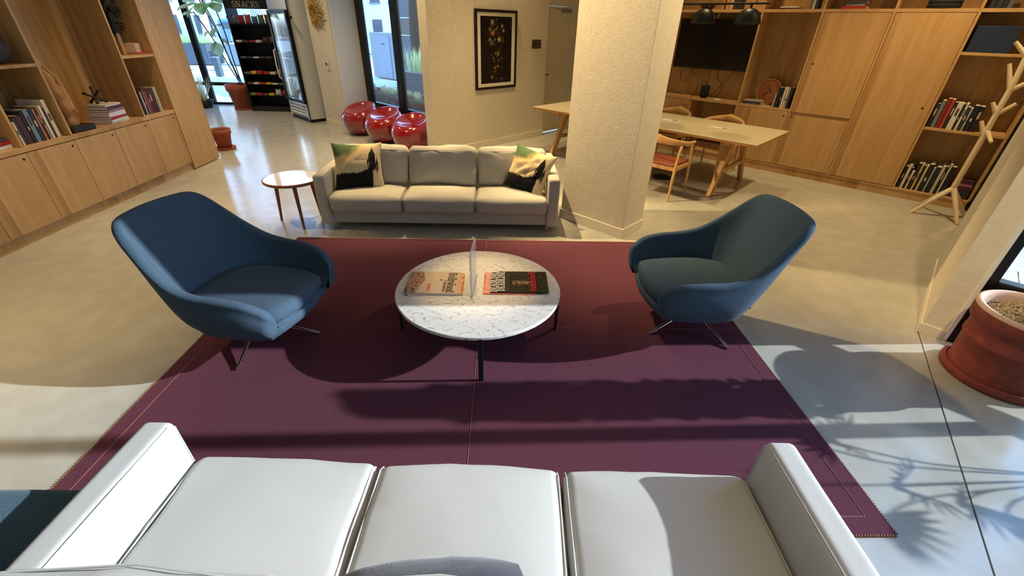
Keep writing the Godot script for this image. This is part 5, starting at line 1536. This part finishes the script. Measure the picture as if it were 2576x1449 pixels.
# ---------------------------------------------------------------- coat rack
func build_coat_rack():
	var t = thing("coat_rack", "pale wooden tree shaped coat rack before the open shelves", "coat rack", U(0.325, 0, 7.2), GRID)
	var L = func(u, y, v): return Vector3(u - 0.325, y, -(v - 7.2))
	var hub = L.call(0.325, 0.345, 7.2)
	part(t, "trunk", tube([hub - Vector3(0, 0.02, 0), L.call(0.328, 1.0, 7.2), L.call(0.325, 1.45, 7.2), L.call(0.31, 1.68, 7.2), L.call(0.27, 1.95, 7.2)], [0.030, 0.028, 0.026, 0.026, 0.02], 10), M.pale_wood)
	for f in [[0.51, 6.99], [0.075, 7.08], [0.565, 7.40], [0.11, 7.48]]:
		part(t, "leg", tube([hub, hub.lerp(L.call(f[0], 0.0, f[1]), 0.45) + Vector3(0, 0.01, 0), L.call(f[0], 0.0, f[1])], [0.028, 0.024, 0.019], 10), M.pale_wood)
	for b in [[0.94, 0.245, 1.085, 7.19], [1.0, 0.405, 0.90, 7.10], [1.17, 0.252, 1.275, 7.19], [1.16, 0.43, 1.285, 7.2], [1.40, 0.215, 1.645, 7.2], [1.40, 0.47, 1.53, 7.2], [1.70, 0.17, 1.84, 7.2], [1.68, 0.42, 1.86, 7.1]]:
		part(t, "peg", tube([L.call(0.326, b[0], 7.2), L.call(lerp(0.326, b[1], 0.5), lerp(b[0], b[2], 0.5), lerp(7.2, b[3], 0.5)), L.call(b[1], b[2], b[3])], [0.024, 0.021, 0.017], 9), M.pale_wood)

# ---------------------------------------------------------------- big pot by the window, its plant, and a fan palm beside it
func build_pots():
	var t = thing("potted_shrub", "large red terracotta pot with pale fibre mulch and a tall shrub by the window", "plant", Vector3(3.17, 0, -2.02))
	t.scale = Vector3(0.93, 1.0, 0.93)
	part(t, "pot", lathe([[0.0, 0.01], [0.262, 0.01], [0.266, 0.05], [0.258, 0.07], [0.262, 0.16], [0.268, 0.255], [0.276, 0.262], [0.277, 0.285], [0.270, 0.292], [0.274, 0.36], [0.278, 0.372], [0.296, 0.385], [0.301, 0.43], [0.301, 0.468]], 56), M.terracotta)
	part(t, "rim", lathe([[0.301, 0.468], [0.299, 0.486], [0.288, 0.493], [0.272, 0.488], [0.262, 0.462], [0.256, 0.42], [0.25, 0.40]], 56), M.pale_tan)  # paler than the pot: sunlight on the rim put into its colour
	part(t, "saucer", lathe([[0.0, 0.0], [0.278, 0.0], [0.290, 0.012], [0.292, 0.05], [0.284, 0.06], [0.270, 0.058]], 56), M.terracotta)
	part(t, "soil", disc(0.255, 0.40, 0.425, 0.008, 32), M.soil)
	var r = RandomNumberGenerator.new()
	r.seed = 31
	var st = begin()
	for i in 430:
		var a = r.randf() * TAU
		var d = sqrt(r.randf()) * 0.225
		var c = Vector3(cos(a) * d, 0.425 + 0.035 * (1.0 - d / 0.25) + r.randf_range(-0.005, 0.02), sin(a) * d)
		if Vector2(c.x - 0.10, c.z + 0.02).length() < 0.05: continue
		var pts = []
		var q = r.randf() * TAU
		var cr = r.randf_range(0.012, 0.034)
		var sw = r.randf_range(2.0, 5.0)
		for k in 8:
			var b = q + k / 7.0 * sw
			pts.append(c + Vector3(cos(b) * cr, 0.012 * sin(k * 0.9 + q) + r.randf_range(-0.003, 0.003), sin(b) * cr) + Vector3(cos(q), 0, sin(q)) * k * 0.004)
		tube_into(st, pts, 0.0024, 3, false)
	var mm = part(t, "fibre_mulch", done(st), M.fibre)
	mm.set_meta("kind", "stuff")
	for i in 3: part(t, "stem", tube(resample([Vector3(0.09 + 0.02 * i, 0.40, -0.02 + 0.02 * i), Vector3(0.13 + 0.03 * i, 0.9, 0.05), Vector3(0.16 + 0.04 * i, 1.4, 0.08 - 0.04 * i), Vector3(0.15, 1.8, 0.1)], 4), 0.012, 6), M.bark)
	var st2 = begin()
	var lm = leaf_mesh(0.10, 0.036, 0.3)
	for i in 1000:
		var f = r.randf()
		var a = r.randf() * TAU
		var rr = sqrt(r.randf()) * (0.15 if f < 0.8 else 0.10)
		var c = Vector3(0.17 + cos(a) * rr, 0.66 + f * 1.15, 0.165 + sin(a) * rr * 0.95)
		st2.append_from(lm, 0, Transform3D(Basis.from_euler(Vector3(r.randf_range(-0.6, 0.8), a, r.randf_range(-0.4, 0.4))), c))
	var fo = part(t, "foliage", st2.commit(), M.leaf_dark)
	fo.set_meta("kind", "stuff")
	# fan palm whose shadow falls on the bright floor
	var p = thing("fan_palm", "fan palm in a dark pot by the window beside the terracotta pot", "plant", Vector3(3.68, 0, -1.30))
	part(p, "pot", lathe([[0.0, 0.0], [0.13, 0.0], [0.17, 0.3], [0.155, 0.3], [0.14, 0.26], [0, 0.26]], 24), M.black_matte)
	part(p, "soil", disc(0.14, 0.24, 0.27, 0.005, 20), M.soil)
	var fans = [[Vector3(-0.42, 0.58, 0.02), -1.5, -0.2], [Vector3(-0.22, 0.76, -0.22), -2.2, 0.2], [Vector3(-0.08, 0.62, 0.10), -0.9, -0.1], [Vector3(0.05, 0.86, 0.16), 0.4, 0.2], [Vector3(-0.14, 0.92, 0.0), -1.2, 0.4], [Vector3(0.14, 0.66, 0.24), 0.6, -0.1], [Vector3(-0.40, 0.66, -0.26), -1.9, -0.2]]
	for f in fans:
		part(p, "petiole", tube(resample([Vector3(0, 0.25, 0), f[0] * Vector3(0.4, 0.7, 0.4) + Vector3(0, 0.1, 0), f[0]], 4), 0.006, 5), M.palm_leaf)
		var s3 = begin()
		for k in 11:
			var a = f[1] + (k - 5) * 0.27
			var dr = Vector3(sin(a), f[2] - 0.1 * absf(k - 5) * 0.3, cos(a))
			blade(s3, Vector3.ZERO, dr * (0.25 - 0.012 * absf(k - 5)) - Vector3(0, 0.05, 0), 0.024)
		part(p, "fan_leaf", done(s3), M.palm_leaf, f[0])

# ---------------------------------------------------------------- outside
func chevrons(parent, wid, len_, col, step, y = 0.0):
	# slanted boards in columns, a narrow joint all round each
	var n = int(wid / col)
	var rows = int(len_ / step)
	var g = 0.007
	var ms = []
	for s in [1.0, -1.0]:
		var hx = col / 2 - g; var dz = col * 0.5; var th = step - 2 * g
		ms.append(prism([Vector2(-hx, -th / 2 - s * dz / 2), Vector2(hx, -th / 2 + s * dz / 2), Vector2(hx, th / 2 + s * dz / 2), Vector2(-hx, th / 2 - s * dz / 2)], 0.0, 0.02))
	for i in n:
		for k in rows: part(parent, "paver", ms[i % 2], M.paver, Vector3(-wid / 2 + (i + 0.5) * col, y, -len_ / 2 + (k + 0.5) * step))

func grass_patch(called, label, at, turn, wid, dep, h, count, mt, seed_):
	var r = RandomNumberGenerator.new()
	r.seed = seed_
	var st = begin()
	for i in count:
		var b = Vector3(r.randf_range(-wid, wid) / 2, 0, r.randf_range(-dep, dep) / 2)
		var a = r.randf() * TAU
		var o = r.randf_range(0.05, 0.35) * h
		blade(st, b, b + Vector3(cos(a) * o, h * r.randf_range(0.6, 1.1), sin(a) * o), 0.008)
	var g = single(called, label, "grass", done(st), mt, at, Vector3(0, turn, 0))
	g.set_meta("kind", "stuff")

func build_outside():
	struct("ground_outside", bx(Vector3(120, 0.1, 120), 0.0), M.paver_joint, Vector3(0, -0.09, 0))
	# chevron paving by the right-hand glass
	var a = Node3D.new()
	a.name = "paving_right"
	add_child(a)
	a.set_meta("kind", "structure")
	a.set_meta("label", "pale chevron paving outside the right-hand glass")
	a.position = U(2.0, -0.04, 5.9)
	a.rotation.y = GRID
	chevrons(a, 2.8, 3.6, 0.4, 0.16)
	var b = Node3D.new()
	b.name = "paving_entry"
	add_child(b)
	b.set_meta("kind", "structure")
	b.set_meta("label", "pale chevron paving outside the entry glass")
	b.position = Vector3(-9.6, -0.04, -16.4)
	chevrons(b, 7.2, 8.4, 0.9, 0.3)
	struct("street_pavement", bx(Vector3(60, 0.04, 40), 0.0), M.paver, Vector3(-18, -0.055, -41))
	struct("terrace_pavement", bx(Vector3(14, 0.03, 9), 0.0), M.paver, U(-13, -0.05, 9.6), GRID)
	# planters and what grows in them
	var pl = thing("planter", "long dark concrete planter with green grass beyond the entry glass", "planter", Vector3(-14.4, 0, -23.5))
	part(pl, "box", bx(Vector3(2.4, 0.85, 1.2), 0.01), M.concrete_dark, Vector3(-0.6, 0.425, 0))
	part(pl, "soil", bx(Vector3(2.3, 0.02, 1.1), 0.0), M.soil, Vector3(-0.6, 0.855, 0))
	grass_patch("lawn", "bright green grass growing in and behind the entry planter", Vector3(-15, 0.86, -23.4), 0, 2.2, 1.0, 0.42, 420, M.grass, 3)
	var pw = thing("low_wall", "low pale concrete wall beyond the entry glass beside the planter", "wall", Vector3(-11.2, 0, -23.5))
	part(pw, "block", bx(Vector3(3.6, 0.86, 1.0), 0.02), M.concrete_wall, Vector3(0, 0.43, 0))
	part(pw, "coping", bx(Vector3(3.64, 0.04, 1.04), 0.01), M.stucco, Vector3(0, 0.88, 0))
	grass_patch("grass_strip", "strip of tall bright grass above the low pale wall", Vector3(-11.2, 0.905, -23.5), 0, 3.2, 0.5, 0.45, 420, M.grass, 4)
	var bo = thing("bollard", "grey square bollard on the paving outside the entry", "bollard", Vector3(-10.75, 0, -18.2))
	part(bo, "post", bx(Vector3(0.2, 0.62, 0.2), 0.01), M.concrete_dark, Vector3(0, 0.31, 0))
	part(bo, "cap", bx(Vector3(0.22, 0.03, 0.22), 0.008), M.concrete_wall, Vector3(0, 0.635, 0))
	var tr = thing("street_tree", "pale trunked street tree beyond the entry glass", "tree", Vector3(-17.2, 0, -29))
	part(tr, "trunk", tube([Vector3(0, 0, 0), Vector3(0.1, 2.0, 0), Vector3(-0.1, 4.5, 0.1)], [0.28, 0.2, 0.14], 10), M.pale_tan)
	var st = begin()
	var r = RandomNumberGenerator.new()
	r.seed = 77
	var lm = leaf_mesh(0.35, 0.12, 0.2)
	for i in 260:
		var d = Vector3(r.randfn(), r.randfn(), r.randfn()).normalized() * pow(r.randf(), 0.33) * 1.8
		st.append_from(lm, 0, Transform3D(Basis.from_euler(Vector3(r.randf() * 2 - 1, r.randf() * TAU, r.randf() - 0.5)), Vector3(-0.1, 5.0, 0) + d * Vector3(1.2, 0.8, 1.2)))
	var cr = part(tr, "crown", st.commit(), M.leaf)
	cr.set_meta("kind", "stuff")
	far_building("white stucco building across the street beyond the entry glass", Vector3(-26, 0, -38), 0.25, 14, 7, 2)
	far_building("white stucco building with dark windows beyond the alcove window", U(-31, 0, 17.5), GRID, 9, 7, 3)
	var tk = thing("parked_van", "pale blue van parked beyond the low wall outside the entry", "vehicle", Vector3(-16.5, 0, -34), 0.1)
	part(tk, "body", soft(Vector3(4.6, 1.5, 1.9), 0.25, 0.1, 3), mat("van_blue", Color(0.42, 0.52, 0.66), 0.3), Vector3(0, 1.1, 0))
	part(tk, "window_band", bx(Vector3(4.0, 0.5, 1.96), 0.1), M.far_glass, Vector3(0, 1.5, 0))
	for x in [-1.5, 1.5]:
		for z in [-0.85, 0.85]: part(tk, "wheel", disc(0.34, -0.11, 0.11, 0.03, 20), M.black_rubber, Vector3(x, 0.34, z), Vector3(PI / 2, 0, 0))
	# outside the alcove window: trough of succulents, grass planter, wall, folded parasol
	var tg = thing("planter", "low dark trough of pale succulents outside the alcove window", "planter", U(-8.75, 0, 5.7), GRID)
	part(tg, "trough", boxes([[Vector3(0, 0.24, 0.28), Vector3(5.2, 0.56, 0.06)], [Vector3(0, 0.24, -0.28), Vector3(5.2, 0.56, 0.06)], [Vector3(-2.57, 0.24, 0), Vector3(0.06, 0.56, 0.5)], [Vector3(2.57, 0.24, 0), Vector3(0.06, 0.56, 0.5)]], 0.004), M.concrete_dark)
	part(tg, "soil", bx(Vector3(5.08, 0.3, 0.5), 0.0), M.soil, Vector3(0, 0.33, 0))
	var rosette = begin()
	for k in 14:
		var an = k * 2.4
		var le = 0.03 + 0.006 * k
		blade(rosette, Vector3.ZERO, Vector3(cos(an) * le, 0.11 - 0.005 * k, sin(an) * le), 0.016)
	var rm = done(rosette)
	for i in 34:
		var x = -10.9 + i * 0.135
		single("succulent", "pale rosette succulent growing in the dark trough outside the alcove window", "plant", rm, M.succulent, U(x, 0.482, 5.66 + r.randf_range(-0.16, 0.16)), Vector3(0, r.randf() * 6, 0), "succulents in the trough").scale = Vector3.ONE * r.randf_range(1.3, 1.9)
	var p2 = thing("planter", "raised dark planter with light green ornamental grass outside the alcove window", "planter", U(-9.4, 0, 7.6), GRID)
	part(p2, "box", bx(Vector3(3.4, 0.78, 1.0), 0.01), M.concrete_dark, Vector3(0, 0.37, 0))
	part(p2, "coping", bx(Vector3(3.44, 0.03, 0.14), 0.005), M.concrete_wall, Vector3(0, 0.775, 0.45))
	grass_patch("ornamental_grass", "light green ornamental grass spilling from the raised dark planter", U(-9.6, 0.77, 7.5), GRID, 2.6, 0.7, 0.6, 700, M.grass, 6)
	var wl = thing("terrace_wall", "dark grey terrace wall with two pale lines outside the alcove window", "wall", U(-12.3, 0, 10.0), GRID)
	part(wl, "lower_panel", bx(Vector3(6.4, 1.5, 0.2), 0.01), M.concrete_dark, Vector3(0, 0.75, 0))
	part(wl, "upper_panel", bx(Vector3(6.4, 0.5, 0.18), 0.01), M.steel_dark, Vector3(0, 1.77, 0))
	part(wl, "top_panel", bx(Vector3(6.4, 1.6, 0.16), 0.01), M.concrete_dark, Vector3(0, 2.84, 0))
	for y in [1.51, 2.03]: part(wl, "pale_line", bx(Vector3(6.42, 0.025, 0.24), 0.003), M.stucco, Vector3(0, y, 0))
	part(wl, "switch_box", bx(Vector3(0.12, 0.14, 0.03), 0.004), M.concrete_wall, Vector3(-1.7, 1.35, 0.115))
	var ul = thing("utility_block", "tall pale grey utility block with a vent outside the alcove window", "utility box", U(-16.6, 0, 10.4), GRID)
	part(ul, "body", bx(Vector3(1.7, 1.55, 0.8), 0.01), M.concrete_wall, Vector3(0, 0.775, 0))
	part(ul, "door", bx(Vector3(0.9, 1.4, 0.03), 0.004), mat("utility_door", Color(0.47, 0.52, 0.56), 0.6), Vector3(0.1, 0.74, 0.41))
	part(ul, "vent", bx(Vector3(0.24, 0.04, 0.01), 0.002), M.black_matte, Vector3(0.1, 1.18, 0.43))
	var um = thing("folded_parasol", "folded dark parasol on a steel pole outside the alcove window", "parasol", U(-12.25, 0, 8.55), GRID)
	part(um, "pole", tube([Vector3(0, 0, 0), Vector3(0, 3.2, 0)], 0.03, 10), M.steel)
	var s4 = begin()
	s4.set_smooth_group(0)
	var pr = [[0.10, 1.1], [0.16, 1.15], [0.19, 1.5], [0.16, 2.2], [0.10, 2.8], [0.04, 3.15]]
	for i in pr.size() - 1:
		for k in 16:
			var v = []
			for q in [[k, i], [k, i + 1], [k + 1, i + 1], [k + 1, i]]:
				var an = TAU * q[0] / 16.0
				var rr = pr[q[1]][0] * (1.0 if q[0] % 2 == 0 else 0.68)
				v.append(Vector3(cos(an) * rr, pr[q[1]][1], sin(an) * rr))
			quad(s4, v[0], v[1], v[2], v[3])
	part(um, "folded_canopy", done(s4), M.umbrella_cloth)
	part(um, "foot", bx(Vector3(0.6, 0.06, 0.6), 0.01), M.concrete_dark, Vector3(0, 0.03, 0))

func far_building(label, at, turn, wid, hei, rows):
	var t = thing("building", label, "building", at, turn)
	part(t, "facade", bx(Vector3(wid, hei, 6), 0.02), M.stucco, Vector3(0, hei / 2.0, -3))
	part(t, "parapet", bx(Vector3(wid + 0.3, 0.25, 6.3), 0.02), M.concrete_wall, Vector3(0, hei + 0.12, -3))
	for i in int(wid / 2.2):
		for k in rows:
			var wdw = part(t, "window", bx(Vector3(1.1, 1.3, 0.08), 0.01), M.far_glass, Vector3(-wid / 2 + 1.3 + i * 2.2, 1.4 + k * 2.2, 0.02))
			part(wdw, "sill", bx(Vector3(1.25, 0.07, 0.16), 0.01), M.concrete_wall, Vector3(0, -0.68, 0.05))
